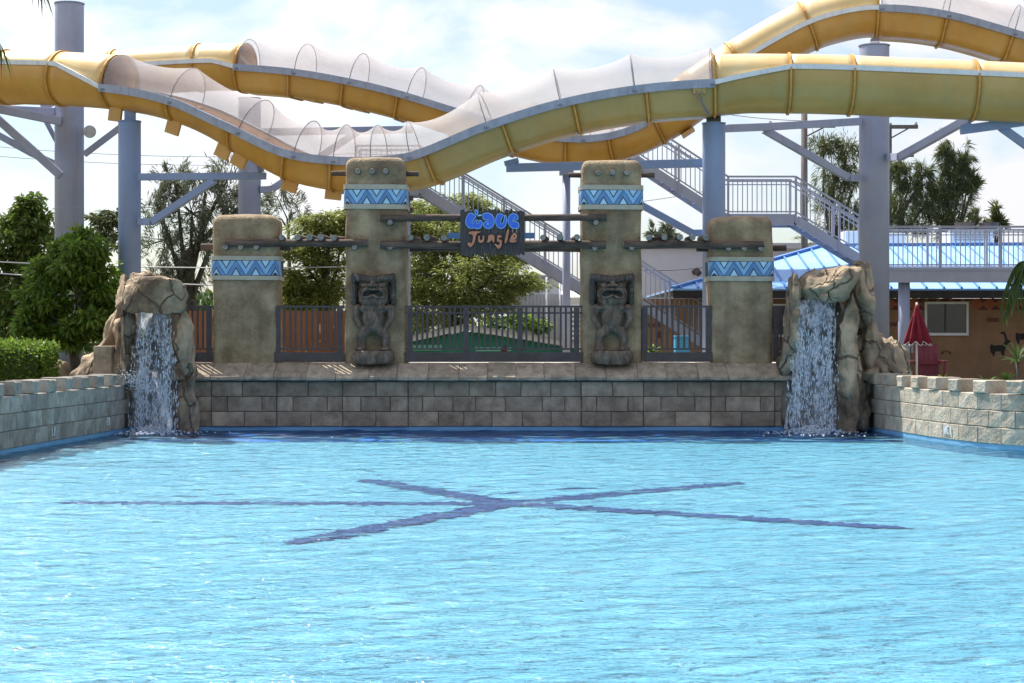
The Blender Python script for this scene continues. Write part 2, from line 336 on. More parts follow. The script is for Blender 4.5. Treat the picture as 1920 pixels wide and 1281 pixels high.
class MB:
    def __init__(s): s.v = []; s.f = []
    def add(s, v, f):
        k = len(s.v); s.v += [tuple(p) for p in v]; s.f += [tuple(i + k for i in q) for q in f]; return s
    def box(s, c, size, rot=None):
        c = Vector(c); h = [q / 2 for q in size]
        vs_ = []
        for x in (-1, 1):
            for y in (-1, 1):
                for z in (-1, 1):
                    p = Vector((x * h[0], y * h[1], z * h[2]))
                    if rot is not None: p = rot @ p
                    vs_.append(c + p)
        return s.add(vs_, [(0, 1, 3, 2), (4, 6, 7, 5), (0, 4, 5, 1), (2, 3, 7, 6), (0, 2, 6, 4), (1, 5, 7, 3)])
    def bar(s, p, q, wd, ht, up=(0, 0, 1)):
        p = Vector(p); q = Vector(q); t = (q - p).normalized(); up = Vector(up)
        if abs(t.dot(up)) > 0.98: up = Vector((0, 1, 0))
        sd = t.cross(up).normalized(); u = sd.cross(t)
        a = sd * wd / 2; b = u * ht / 2
        return s.add([p - a - b, p + a - b, p + a + b, p - a + b, q - a - b, q + a - b, q + a + b, q - a + b],
                     [(0, 1, 2, 3), (4, 7, 6, 5), (0, 4, 5, 1), (1, 5, 6, 2), (2, 6, 7, 3), (3, 7, 4, 0)])
    def tube(s, pts, rad, n=10, caps=True):
        pts = [Vector(p) for p in pts]
        if not hasattr(rad, '__len__'): rad = [rad] * len(pts)
        k = len(s.v); u = None
        for i, p in enumerate(pts):
            t = (pts[min(i + 1, len(pts) - 1)] - pts[max(i - 1, 0)]).normalized()
            if u is None:
                u = Vector((0, 0, 1)) if abs(t.z) < 0.9 else Vector((0, 1, 0))
            u = (u - t * u.dot(t)).normalized(); b = t.cross(u)
            for j in range(n):
                a = 2 * math.pi * j / n
                s.v.append(tuple(p + (u * math.cos(a) + b * math.sin(a)) * rad[i]))
        for i in range(len(pts) - 1):
            for j in range(n):
                j2 = (j + 1) % n
                s.f.append((k + i * n + j, k + i * n + j2, k + (i + 1) * n + j2, k + (i + 1) * n + j))
        if caps:
            s.f.append(tuple(k + j for j in range(n))[::-1])
            s.f.append(tuple(k + (len(pts) - 1) * n + j for j in range(n)))
        return s
    def prism(s, poly, fr, to):
        """poly: 2-D points; fr(u, v) and to(u, v) give the two end points in space"""
        n = len(poly); a = [fr(*p) for p in poly]; b = [to(*p) for p in poly]
        return s.add(a + b, [tuple(range(n))[::-1], tuple(range(n, 2 * n))] + [(i, (i + 1) % n, n + (i + 1) % n, n + i) for i in range(n)])
    def grid(s, rows):
        k = len(s.v); nr, nc = len(rows), len(rows[0])
        for r_ in rows: s.v += [tuple(p) for p in r_]
        for i in range(nr - 1):
            for j in range(nc - 1):
                s.f.append((k + i * nc + j, k + i * nc + j + 1, k + (i + 1) * nc + j + 1, k + (i + 1) * nc + j))
        return s
    def mesh(s, name):
        me = bpy.data.meshes.new(name); me.from_pydata(s.v, [], s.f); me.update(); return me
    def build(s, name, m, parent=None, smooth=False, bevel=0.0, solid=0.0):
        me = s.mesh(name)
        o = bpy.data.objects.new(name, me)
        finish(o, parent, m, smooth)
        if solid:
            md = o.modifiers.new('thick', 'SOLIDIFY'); md.thickness = solid; md.offset = 0
        if bevel:
            md = o.modifiers.new('bevel', 'BEVEL'); md.width = bevel; md.segments = 2; md.limit_method = 'ANGLE'
        return o

def tag(o, label=None, cat=None, group=None, kind=None):
    if label: o['label'] = label
    if cat:
        o['category'] = cat
        if not kind: kind = 'thing'
    if group: o['group'] = group
    if kind: o['kind'] = kind
    return o
def thing(name, loc, label, cat, group=None):
    o = bpy.data.objects.new(name, None); o.empty_display_size = 0.2; COL.objects.link(o); o.location = loc
    return tag(o, label, cat, group)
def inst(me, name, loc, rot=(0, 0, 0), scale=(1, 1, 1), parent=None):
    o = bpy.data.objects.new(name, me); o.location = Vector(loc); o.rotation_euler = rot; o.scale = scale
    COL.objects.link(o)
    if parent is not None:
        o.parent = parent
        if parent.type == 'EMPTY': o.location = o.location - parent.location
    return o
def withmat(me, m):
    me.materials.append(m); return me
def shade(me):
    me.polygons.foreach_set('use_smooth', np.ones(len(me.polygons), dtype=bool)); return me
# ------------------------------------------------------------------ ground, pool
GZ = 0.5
def sheet(name, x0, x1, y0, y1, z, m, kind='structure'):
    o = MB().add([(x0, y0, z), (x1, y0, z), (x1, y1, z), (x0, y1, z)], [(0, 1, 2, 3)]).build(name, m)
    return tag(o, kind=kind)
# ground: one sheet with the pool left out of it (four strips joined in one mesh)
gm = MB()
for x0, x1, y0, y1 in ((-900, -8.3, -60, 1500), (13.0, 900, -60, 1500), (-8.3, 13.0, 36.3, 1500), (-8.3, 13.0, -60, -6)):
    gm.add([(x0, y0, GZ), (x1, y0, GZ), (x1, y1, GZ), (x0, y1, GZ)], [(0, 1, 2, 3)])
tag(gm.build('ground', M['ground']), kind='structure')
deck = MB().box((-0.2, 37.75, 0.67), (13.6, 2.3, 1.36)).build('wave_machine_deck', M['concrete'])
tag(deck, kind='structure')
WZ = 0.075
PFZ = WZ - 0.13
pf = sheet('pool_floor', -8.6, 13.2, -8, 36.2, PFZ, M['pool_floor'])
dp_ = sheet('deep_shade_floor', -8.6, 13.2, 34.3, 36.2, PFZ + 0.01, M['deep_shade_paint'])  # bluer strip for the deep end; it also paints the back wall's shadow band
# the five painted arms on the pool floor
def floor_at(px, py):
    Y = (CH - PFZ) * F / (py - HZ)
    return Vector(((px - 960) * Y / F, Y, 0))
c0 = floor_at(955, 945)
for k, (ex, ey) in enumerate([(105, 943), (680, 899), (1392, 905), (1715, 993), (538, 1022)]):
    e = floor_at(ex, ey); d = (e - c0); ln = d.length; d.normalize(); sd = Vector((-d.y, d.x, 0))
    n_ = 150; a, b = [], []
    for i in range(n_ + 1):
        t = i / n_; wd = 0.22 - 0.05 * t
        if t > 0.93: wd *= max(0.15, (1 - t) / 0.07)
        p = c0 + d * (ln * t)
        ja_, jb_ = [0.11 * noise.noise(Vector((ln * t * 2.2, k * 9 + s3, 0))) + 0.20 * noise.noise(Vector((ln * t * 11, k * 5 + s3, 3))) for s3 in (0, 50)]
        a.append((p + sd * (wd + ja_))[:2] + (PFZ + 0.004 + 0.0015 * k,))
        b.append((p - sd * (wd + jb_))[:2] + (PFZ + 0.004 + 0.0015 * k,))
    MB().grid([a, b]).build('painted_line', M['line_paint'], pf)

# water surface with real waves
nx, ny = 420, 760
gx = np.linspace(-8.6, 13.2, nx); gy = np.concatenate([np.linspace(-7, 6, 40), np.linspace(6.05, 36.25, ny - 40)])
X, Y = np.meshgrid(gx, gy)
Zw = np.zeros_like(X); rs = np.random.RandomState(3)
for i in range(46):
    lam = 0.20 * (0.85 / 0.20) ** rs.rand(); th = rs.normal(math.pi / 2, 0.75); k = 2 * math.pi / lam
    ph = k * (X * math.cos(th) + Y * math.sin(th)) + rs.rand() * 6.28
    Zw += 0.0036 * lam * np.sin(ph + 0.5 * np.sin(ph * 0.5 + 1.0))
idx = np.arange(nx * len(gy)).reshape(len(gy), nx)
fa = np.stack([idx[:-1, :-1], idx[:-1, 1:], idx[1:, 1:], idx[1:, :-1]], -1).reshape(-1, 4)
wo = bpy.data.objects.new('water', mesh_np('water', np.stack([X, Y, Zw + WZ], -1), fa))
finish(wo, None, M['water'], True); tag(wo, kind='structure')

# ------------------------------------------------------------------ block walls
def block_mesh(seed, lx, ly, lz, m, ch=0.012, jit=0.009):
    r_ = random.Random(seed); b = MB()
    nx_, nz_ = 4, 3
    fr = []
    for j in range(nz_):
        row = []
        for i in range(nx_):
            u = i / (nx_ - 1); v = j / (nz_ - 1)
            x = -lx / 2 + ch + u * (lx - 2 * ch); z = -lz / 2 + ch + v * (lz - 2 * ch)
            edge = i in (0, nx_ - 1) or j in (0, nz_ - 1)
            row.append((x + (0 if edge else r_.uniform(-0.03, 0.03)), -ly / 2 + r_.uniform(-jit, jit) * (0.5 if edge else 1.3), z))
        fr.append(row)
    b.grid(fr)
    k = len(b.v)
    ring = [0, 1, 2, 3, 7, 11, 10, 9, 8, 4]
    for q in ring:
        x, y, z = b.v[q]
        sx = lx / 2 * (1 if x > 0 else -1) if abs(x) > lx / 2 - 2 * ch else x
        sz = lz / 2 * (1 if z > 0 else -1) if abs(z) > lz / 2 - 2 * ch else z
        b.v.append((sx, -ly / 2 + ch, sz))
    for q in range(10): b.v.append((b.v[k + q][0], ly / 2, b.v[k + q][2]))
    for q in range(10):
        q2 = (q + 1) % 10
        b.f.append((ring[q], k + q, k + q2, ring[q2])); b.f.append((k + q, k + 10 + q, k + 10 + q2, k + q2))
    b.f.append(tuple(k + 10 + q for q in range(10)))
    me = b.mesh('block'); bm_ = bmesh.new(); bm_.from_mesh(me); bmesh.ops.recalc_face_normals(bm_, faces=bm_.faces); bm_.to_mesh(me); bm_.free()
    return withmat(me, m)

class Path2:
    def __init__(s, pts, n=200):
        pts = [Vector((p[0], p[1], 0)) for p in pts]
        ext = [2 * pts[0] - pts[1]] + pts + [2 * pts[-1] - pts[-2]]
        s.p = []
        for i in range(1, len(ext) - 2):
            a, b, c, d = ext[i - 1:i + 3]
            for j in range(n):
                t = j / n
                s.p.append(0.5 * ((2 * b) + (c - a) * t + (2 * a - 5 * b + 4 * c - d) * t * t + (3 * b - a - 3 * c + d) * t ** 3))
        s.p.append(pts[-1]); s.l = [0]
        for i in range(1, len(s.p)): s.l.append(s.l[-1] + (s.p[i] - s.p[i - 1]).length)
        s.len = s.l[-1]
    def at(s, q):
        q = min(max(q, 0), s.len - 1e-4); i = int(np.searchsorted(s.l, q)); i = min(max(i, 1), len(s.p) - 1)
        t = (q - s.l[i - 1]) / max(1e-9, s.l[i] - s.l[i - 1])
        return s.p[i - 1].lerp(s.p[i], t), (s.p[i] - s.p[i - 1]).normalized()

def side_wall(name, pts, side, label, mblock, group, blen=0.62):
    path = Path2(pts); root = thing(name, (pts[0][0], pts[0][1], 0), label, 'wall', group)
    blocks = [block_mesh(i + 11, blen - 0.008, 0.22, 0.268, mblock) for i in range(5)]
    tops = [block_mesh(i + 31, blen - 0.008, 0.42, 0.268, mblock) for i in range(5)]
    merl = [block_mesh(i + 51, blen * 0.60, 0.46, 0.21, mblock, 0.02) for i in range(4)]
    def nrm(t): return Vector((t.y, -t.x, 0)) * side
    core, band = [[], [], [], []], [[], []]
    st = int(path.len / 0.25)
    for i in range(st + 1):
        p, t = path.at(path.len * i / st); n_ = nrm(t)
        for q, (off, z) in enumerate(((-0.03, 0.13), (-0.03, 0.96), (-0.40, 0.96), (-0.40, -0.2))): core[q].append((p + n_ * off) + Vector((0, 0, z)))
        band[0].append(p + n_ * -0.012 + Vector((0, 0, -0.3))); band[1].append(p + n_ * -0.012 + Vector((0, 0, 0.148)))
    MB().grid(core).build('wall_core', M['mortar'], root)
    MB().grid(band).build('painted_base', M['pool_paint'], root)
    for c in range(3):
        z = 0.15 + 0.275 * c + 0.134; q = (c % 2) * blen / 2 - blen / 2; k = 0
        while q + blen / 2 < path.len:
            if q + blen / 2 > 0:
                p, t = path.at(q + blen / 2); n_ = nrm(t); top = c == 2
                inst(rnd.choice(tops if top else blocks), 'block', p - n_ * (0.21 if top else 0.11) + Vector((0, 0, z)),
                     (rnd.uniform(-.006, .006), 0, math.atan2(n_.x, -n_.y)), (1, 1, 1), root)
            q += blen
    q = 0.2
    while q < path.len - 0.2:
        p, t = path.at(q); n_ = nrm(t)
        inst(rnd.choice(merl), 'merlon', p - n_ * 0.20 + Vector((0, 0, 1.08 + rnd.uniform(-.008, .008))), (0, 0, math.atan2(n_.x, -n_.y) + rnd.uniform(-.03, .03)), (rnd.uniform(.92, 1.08), 1, 1), root)
        q += blen * 1.38
    return root, path
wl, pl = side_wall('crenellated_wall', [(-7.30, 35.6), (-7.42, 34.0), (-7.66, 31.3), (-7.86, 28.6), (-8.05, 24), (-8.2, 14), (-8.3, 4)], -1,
                   'shaded block wall with notched top along the left edge of the pool', M['block_shaded'], 'notched walls on both sides of the pool')
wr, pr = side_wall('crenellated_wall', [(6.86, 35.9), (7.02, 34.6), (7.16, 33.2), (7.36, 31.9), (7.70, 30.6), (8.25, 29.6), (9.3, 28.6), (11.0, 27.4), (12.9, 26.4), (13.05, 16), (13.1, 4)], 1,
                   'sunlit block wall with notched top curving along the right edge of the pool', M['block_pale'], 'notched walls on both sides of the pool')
# depth marks painted on the blocks
GLY = {'1': [((.5, 0), (.5, 1))], '7': [((0, 1), (1, 1)), ((1, 1), (.35, 0))], 'M': [((0, 0), (0, 1)), ((0, 1), (.5, .4)), ((.5, .4), (1, 1)), ((1, 1), (1, 0))],
       '2': [((0, 1), (1, 1)), ((1, 1), (1, .5)), ((1, .5), (0, .5)), ((0, .5), (0, 0)), ((0, 0), (1, 0))], '.': [((.45, 0), (.45, .12))],
       '0': [((0, 0), (1, 0)), ((1, 0), (1, 1)), ((1, 1), (0, 1)), ((0, 1), (0, 0))]}
def mark(root, path, side, Yd, text, z, hgt, flip):
    q = min(range(len(path.p)), key=lambda i: abs(path.p[i].y - Yd)); p, t = path.at(path.l[q])
    n_ = Vector((t.y, -t.x, 0)) * side; d = t * flip; b = MB(); wd = hgt * 0.52; x = -len(text) * wd * 0.62
    for ch in text:
        for (a0, a1), (b0, b1) in GLY[ch]:
            pa = p + d * (x + a0 * wd * .8) + n_ * 0.016 + Vector((0, 0, z + a1 * hgt)); pb = p + d * (x + b0 * wd * .8) + n_ * 0.016 + Vector((0, 0, z + b1 * hgt))
            b.bar(pa, pb, 0.006, 0.028, up=n_.cross(pb - pa))
        x += wd * (0.6 if ch == '.' else 1.22)
    b.build('depth_mark', M['white_paint'], root)
mark(wl, pl, -1, 31.2, '1.7', 0.24, 0.13, -1)
mark(wl, pl, -1, 34.2, '2.0', 0.28, 0.12, -1)
mark(wr, pr, 1, 31.7, '1.7M', 0.24, 0.13, -1)

# ------------------------------------------------------------------ stone wall at the head of the pool
WY = 36.0
sw = thing('stone_wall', (-0.5, WY, 0), 'long stone block wall with sloping coping at the head of the pool', 'wall')
x0, x1 = P(222, 700, WY).x, P(1640, 700, WY).x
MB().box(((x0 + x1) / 2, WY + 0.28, 0.60), (x1 - x0, 0.50, 1.0)).build('wall_core', M['mortar'], sw)
MB().box(((x0 + x1) / 2, WY + 0.25, -0.08), (x1 - x0 + 0.6, 0.46, 0.452)).build('painted_base', M['pool_paint'], sw)
wb = [block_mesh(i + 71, 0.56, 0.2, 0.282, M['block']) for i in range(6)]
# the courses break at the pillars, whose pilasters stand a little proud
ed = [P(q, 700, WY).x for q in (222, 397, 519, 643, 765, 1090, 1206, 1333, 1452, 1640)]
for g, (ea, eb) in enumerate(zip(ed, ed[1:])):
    pil = g % 2 == 1
    for c in range(3):
        z = 0.15 + 0.29 * c + 0.144; nb_ = max(2, round((eb - ea) / 0.57)); cuts = [0.0]
        off = 0.5 if c % 2 else 0.0
        cuts = [0.0] + [(k + off) / nb_ + rnd.uniform(-.03, .03) for k in range(0 if off else 1, nb_)] + [1.0]
        for u, v in zip(cuts, cuts[1:]):
            ln = (v - u) * (eb - ea); xx = ea + (u + v) / 2 * (eb - ea)
            inst(rnd.choice(wb), 'block', (xx, WY + (0.062 if pil else 0.10) + rnd.uniform(-.006, .006), z), (0, 0, rnd.uniform(-.006, .006)), ((ln - 0.009) / 0.56, 1, 1), sw)
# pilaster strips below the pillars stand a little proud
# coping: a sloping top with a rounded lip
prof = [(35.84, 1.03), (35.80, 1.06), (35.80, 1.11), (35.85, 1.145), (36.10, 1.24), (36.40, 1.365), (36.62, 1.372), (36.62, 1.02)]
def coping_mesh(seed):
    r_ = random.Random(seed); b = MB(); rows = []
    for i in range(4):
        x = -0.5 + i / 3
        rows.append([(x, y - WY + r_.uniform(-.008, .008), z + r_.uniform(-.008, .008)) for y, z in prof])
    b.grid(rows); n_ = len(prof)
    b.f.append(tuple(range(n_))); b.f.append(tuple(3 * n_ + i for i in range(n_))[::-1])
    b.f.append((0, 3 * n_, 3 * n_ + n_ - 1, n_ - 1))
    return withmat(b.mesh('coping_stone'), M['coping'])
cms = [coping_mesh(i) for i in range(4)]
x = x0
while x < x1 - 0.05:
    ln = min(rnd.uniform(0.54, 0.64), x1 - x)
    inst(rnd.choice(cms), 'coping_stone', (x + ln / 2, WY + rnd.uniform(-.008, .008), rnd.uniform(-.005, .005)), (0, 0, 0), (ln - 0.008, 1, 1), sw); x += ln

# ------------------------------------------------------------------ pillars
PY = 36.45       # front face of the pillars
PD = 0.95
def rrect(wd, dp, r, n=6):
    """outline of a rounded rectangle with front at y=0, centred in x, as (x, y, arc length), starting mid back going round the left"""
    out = []
    for cx, cy, a0 in ((-wd / 2 + r, dp - r, 90), (-wd / 2 + r, r, 180), (wd / 2 - r, r, 270), (wd / 2 - r, dp - r, 0)):
        for i in range(n + 1):
            a = R(a0 + 90 * i / n); out.append((cx + r * math.cos(a), cy + r * math.sin(a)))
    return out
def pillar(pxl, pxr, ptop, band, label, taper=0.0):
    s = PY / F; xl, xr = (pxl - 960) * s, (pxr - 960) * s; wd = xr - xl; cx = (xl + xr) / 2
    zt = CH - (ptop - HZ) * s; z0 = 1.34
    root = thing('pillar', (cx, PY + PD / 2, z0), label, 'pillar', 'stucco pillars on the stone wall')
    b = MB(); rows = []; levels = []
    nz_ = 34
    for i in range(nz_ + 1): levels.append((z0 + (zt - 0.16 - z0) * i / nz_, 0.0))
    for a in (20, 40, 60, 75, 88): levels.append((zt - 0.16 + 0.16 * math.sin(R(a)) , 0.16 * (1 - math.cos(R(a)))))
    for z, ins in levels:
        k = 1 + taper * (zt - z) / (zt - z0)
        row = []
        for (x, y) in rrect(wd * k - 2 * ins, PD - 2 * ins, max(0.03, 0.13 - ins * 0.4)):
            p = Vector((cx + x, PY + ins + y, z))
            nzv = noise.noise(p * 1.7) * 0.022 + noise.noise(p * 6) * 0.008
            d = Vector((x, y - PD / 2, 0)).normalized()
            row.append(p + d * nzv + Vector((0, 0, noise.noise(p * 2.1) * 0.03 if ins > 0 else 0)))
        row.append(row[0]); rows.append(row)
    b.grid(rows); n_ = len(rows[0]) - 1
    top = len(b.v); c = Vector((0, 0, 0))
    for p in rows[-1][:-1]: c += p
    b.v.append(tuple(c / n_ + Vector((0, 0, 0.035))))
    k0 = (len(rows) - 1) * (n_ + 1)
    for j in range(n_): b.f.append((k0 + j, k0 + j + 1, top))
    b.build('shaft', M['stucco'], root, smooth=True)
    # painted band with raised pieces
    y0, y1, y2, y3 = [CH - (q - HZ) * s for q in band]
    kx = 1 + taper * 0.4
    ol = rrect(wd * kx + 0.05, PD + 0.05, 0.145, 8)
    seq = ol[9:] + ol[:9]          # start at the middle of the front-left corner run
    def ringband(za, zb, grow, nm, m):
        rb = []
        pts = rrect(wd * kx + 0.05 + 2 * grow, PD + 0.05 + 2 * grow, 0.145 + grow, 8)
        pts = pts + [pts[0]]
        for z, g in ((za, -0.03), (za, 0), (zb, 0), (zb, -0.03)):
            rb.append([Vector((cx + x * (1 + g), PY - 0.025 - grow + (y - PD / 2) * (1 + g) + PD / 2, z + 0.004 * math.sin(9 * x))) for x, y in pts])
        return MB().grid(rb).build(nm, m, root, smooth=False)
    ringband(y1, y0, 0.012, 'trim_band', M['trim'])
    ringband(y3, y2, 0.012, 'trim_band', M['trim'])
    plate = ringband(y2 + 0.002, y1 - 0.002, 0.0, 'pattern_band', M['navy'])
    # perimeter map for the pattern: u=0 at the front centre
    pts = rrect(wd * kx + 0.05, PD + 0.05, 0.145, 8)
    per = [(x, y) for x, y in pts]; cum = [0]
    for i in range(1, len(per)): cum.append(cum[-1] + math.dist(per[i], per[i - 1]))
    mid = next(i for i in range(len(per) - 1) if per[i][0] < 0 <= per[i + 1][0] and per[i][1] < 0.1)
    u0 = cum[mid] + (0 - per[mid][0])
    def onband(u, v, lift):
        q = u + u0; i = min(max(int(np.searchsorted(cum, q)), 1), len(per) - 1)
        t = (q - cum[i - 1]) / (cum[i] - cum[i - 1]); a, c_ = Vector(per[i - 1]), Vector(per[i]); p = a.lerp(c_, t)
        d = (c_ - a).normalized(); nn = Vector((d.y, -d.x))
        p = p + nn * lift
        return Vector((cx + p.x, PY - 0.025 + p.y, y2 + (y1 - y2) * v))
    def strip(a, b_, c_, d_, m, nm):
        """a-b is one long edge, d-c the other, in (u, v)"""
        g = MB(); fr, bk = [], []
        for i in range(7):
            t = i / 6
            e1 = (a[0] + (b_[0] - a[0]) * t, a[1] + (b_[1] - a[1]) * t); e2 = (d_[0] + (c_[0] - d_[0]) * t, d_[1] + (c_[1] - d_[1]) * t)
            fr.append((onband(*e1, 0.007), onband(*e2, 0.007), onband(*e2, 0.0), onband(*e1, 0.0), onband(*e1, 0.007)))
        g.grid(fr); return g.build(nm, m, plate)
    p_ = 0.385; g = 0.012; iv = 0.50
    for k in range(-2, 3):
        ub = k * p_ + 0.03
        # light V: outer half width p/2 at the top, apex at the bottom; inner triangle from v=iv
        for sgn in (-1, 1):
            strip((ub, 0.03), (ub + sgn * (p_ / 2 - g), 0.965), (ub + sgn * (p_ / 4), 0.965), (ub, iv - 0.06), M['tile_light'], 'chevron_tile')
        strip((ub - p_ / 4 + 2 * g, 0.965), (ub, iv + 0.05), (ub, iv + 0.05), (ub + p_ / 4 - 2 * g, 0.965), M['tile_pale'], 'triangle_tile')
        ut = ub + p_ / 2
        for sgn in (-1, 1):
            strip((ut, 0.965), (ut + sgn * (p_ / 2 - g), 0.03), (ut + sgn * (p_ / 4), 0.03), (ut, 1 - iv + 0.06), M['tile_mid'], 'chevron_tile')
        strip((ut - p_ / 4 + 2 * g, 0.03), (ut, 1 - iv - 0.05), (ut, 1 - iv - 0.05), (ut + p_ / 4 - 2 * g, 0.03), M['tile_pale'], 'triangle_tile')
    return root
p1 = pillar(398, 519, 402, (480, 488, 517, 525), 'short stucco pillar beside the left waterfall rock', 0.02)
p2 = pillar(648, 759, 294, (346, 355, 383, 392), 'tall stucco pillar with carved statue left of the hanging sign', 0.06)
p3 = pillar(1091, 1203, 299, (347, 356, 384, 393), 'tall stucco pillar with carved statue right of the hanging sign', 0.03)
p4 = pillar(1333, 1450, 406, (482, 490, 518, 527), 'short stucco pillar beside the right waterfall rock', 0.0)

# ------------------------------------------------------------------ logs
def log(p, q, r, label, group, parts=True, n=12):
    p = Vector(p); q = Vector(q)
    root = thing('log', ((p.x + q.x) / 2, (p.y + q.y) / 2, min(p.z, q.z) - r), label, 'log', group)
    b = MB(); pts, rad = [], []
    for i in range(13):
        t = i / 12; c = p.lerp(q, t)
        pts.append(c + Vector((0, noise.noise(c * 1.3) * 0.012, noise.noise(c * 1.7 + Vector((5, 0, 0))) * 0.014))); rad.append(r * (1 + 0.07 * noise.noise(c * 2.3 + Vector((0, 9, 0)))))
    b.tube(pts, rad, n, caps=False); b.build('timber', M['log'], root, smooth=True)
    for e, o_ in ((pts[0], pts[1]), (pts[-1], pts[-2])):
        d = (e - o_).normalized(); rr = rad[0] if e is pts[0] else rad[-1]
        MB().tube([e - d * 0.004, e + d * 0.006], [rr * 0.985, rr * 0.9], n).build('cut_end', M['log_end'], root)
    return root
s_ = 36.36
G1 = 'long logs across the front of the pillars'
def hlog(a, b, y, r, label, Yd=36.37, group=G1):
    return log(P(a, y, Yd), P(b, y + rnd.uniform(-1, 1), Yd), r, label, group)
hlog(422, 690, 456, 0.075, 'long dark log from the left short pillar to the left tall pillar')
hlog(713, 1138, 409, 0.068, 'upper long log carrying the top of the hanging sign')
hlog(713, 1136, 459, 0.078, 'lower long log behind the middle of the hanging sign')
hlog(1169, 1432, 459, 0.078, 'long dark log from the right tall pillar to the right short pillar')
G2 = 'rear logs behind the pillars'
hlog(378, 545, 463, 0.065, 'rear log ending left of the short left pillar', PY + PD * 0.55, G2)
hlog(768, 1095, 466, 0.07, 'rear log running between the two tall pillars', PY + PD * 0.85, G2)
hlog(1306, 1474, 466, 0.06, 'rear log ending right of the short right pillar', PY + PD * 0.55, G2)
hlog(622, 785, 326, 0.052, 'short log through the head of the left tall pillar', PY + PD / 2, G2)
hlog(1066, 1227, 329, 0.052, 'short log through the head of the right tall pillar', PY + PD / 2, G2)
for lst, where in (([528, 558, 580, 601, 626], 'log lying across the beam between the two left pillars'),
                   ([769, 800, 832], 'log lying across the lower beam left of the hanging sign'),
                   ([1018, 1050, 1082], 'log lying across the lower beam right of the hanging sign'),
                   ([1217, 1246, 1275, 1299, 1324], 'log lying across the beam between the two right pillars')):
    for i, x in enumerate(lst):
        r = rnd.uniform(0.056, 0.068)
        a = P(x, 448 - r * 30, 36.20 + rnd.uniform(-.03, .03)); a.z = P(0, 459, 36.37).z + 0.078 + r * 0.9
        nth = ['first', 'second', 'third', 'fourth', 'fifth'][i]
        log(a, a + Vector((rnd.uniform(-.12, .12), 1.25, 0.02)), r, nth + ' ' + where, 'short logs lying across the beams', n=10)
def peg(root, x, y, r=0.055):
    c = P(x, y, PY); b = MB()
    q = c + Vector((0, -0.13, 0))
    pg = MB().tube([c + Vector((0, 0.1, 0)), q], r, 12).build('peg', M['log'], root, smooth=False)
    MB().tube([q, q + Vector((0, -0.007, 0))], [r * 0.98, r * 0.88], 12).build('cut_end', M['log_end'], pg)
for x in (672, 699, 724): peg(p2, x, 322)
for x in (1121, 1148, 1175): peg(p3, x, 325)
for x in (424, 453, 482): peg(p1, x, 464)
for x in (1364, 1394, 1425): peg(p4, x, 466)
for x, y in ((666, 464), (732, 465), (732, 418)): peg(p2, x, y)
for x, y in ((1117, 418), (1115, 466), (1184, 465)): peg(p3, x, y)

# ------------------------------------------------------------------ hanging sign
SY = 36.22
sg = thing('hanging_sign', P(924, 478, SY), 'dark plank sign reading Wave Jungle hung on logs between pillars', 'sign')
xl, xr = 863, 984; nb = 16
for i in range(nb):
    a = xl + (xr - xl) * i / nb; b = xl + (xr - xl) * (i + 1) / nb
    t = 394 + rnd.uniform(-2, 3); bt = 477 + rnd.uniform(-2, 3)
    pa, pb = P(a + .12, t, SY), P(b - .12, bt, SY); h = 0.05 + rnd.uniform(-.006, .006)
    m_ = MB(); zt, zb = pa.z, pb.z
    poly = [(pa.x, zb + rnd.uniform(-.02, .03)), (pa.x * .5 + pb.x * .5, zb - rnd.uniform(0, .03)), (pb.x, zb + rnd.uniform(-.02, .03)), (pb.x, zt + rnd.uniform(-.03, .02)),
            (pa.x * .4 + pb.x * .6, zt + rnd.uniform(-.03, .03)), (pa.x * .7 + pb.x * .3, zt + rnd.uniform(-.03, .02)), (pa.x, zt + rnd.uniform(-.02, .02))]
    m_.prism(poly, lambda u, v: Vector((u, SY - h / 2, v)), lambda u, v: Vector((u, SY + h / 2, v)))
    m_.build('plank', M['sign_board'], sg)
def chaikin(p, n):
    for _ in range(n):
        q = []
        for i in range(len(p)):
            a, b = p[i], p[(i + 1) % len(p)]
            q += [(a[0] * .75 + b[0] * .25, a[1] * .75 + b[1] * .25), (a[0] * .25 + b[0] * .75, a[1] * .25 + b[1] * .75)]
        p = q
    return p
def disc(x, y, r): return [(x + r * math.cos(a * math.pi / 5), y + r * math.sin(a * math.pi / 5)) for a in range(10)]
def letter(name, outlines, m, lift, thick, offset, smooth, parent):
    cu = bpy.data.curves.new(name, 'CURVE'); cu.dimensions = '2D'; cu.fill_mode = 'BOTH'; cu.extrude = thick / 2; cu.offset = offset
    for pts in outlines:
        pts = chaikin(pts, smooth); sp = cu.splines.new('POLY'); sp.points.add(len(pts) - 1); sp.use_cyclic_u = True
        for i, (x, y) in enumerate(pts):
            q = P(840 + x / 9.856, 370 + y / 9.856, SY); sp.points[i].co = (q.x, q.z, 0, 1)
    tmp = bpy.data.objects.new('tmp', cu); COL.objects.link(tmp)
    tmp.matrix_world = Matrix.Translation((0, SY - 0.027 - lift - thick / 2, 0)) @ Matrix.Rotation(R(90), 4, 'X')
    bpy.context.view_layer.update()
    me = bpy.data.meshes.new_from_object(tmp.evaluated_get(bpy.context.evaluated_depsgraph_get()))
    me.transform(tmp.matrix_world); bpy.data.objects.remove(tmp)
    me.materials.clear(); me.materials.append(m)
    o = bpy.data.objects.new(name, me)
    return finish(o, parent, None, False)
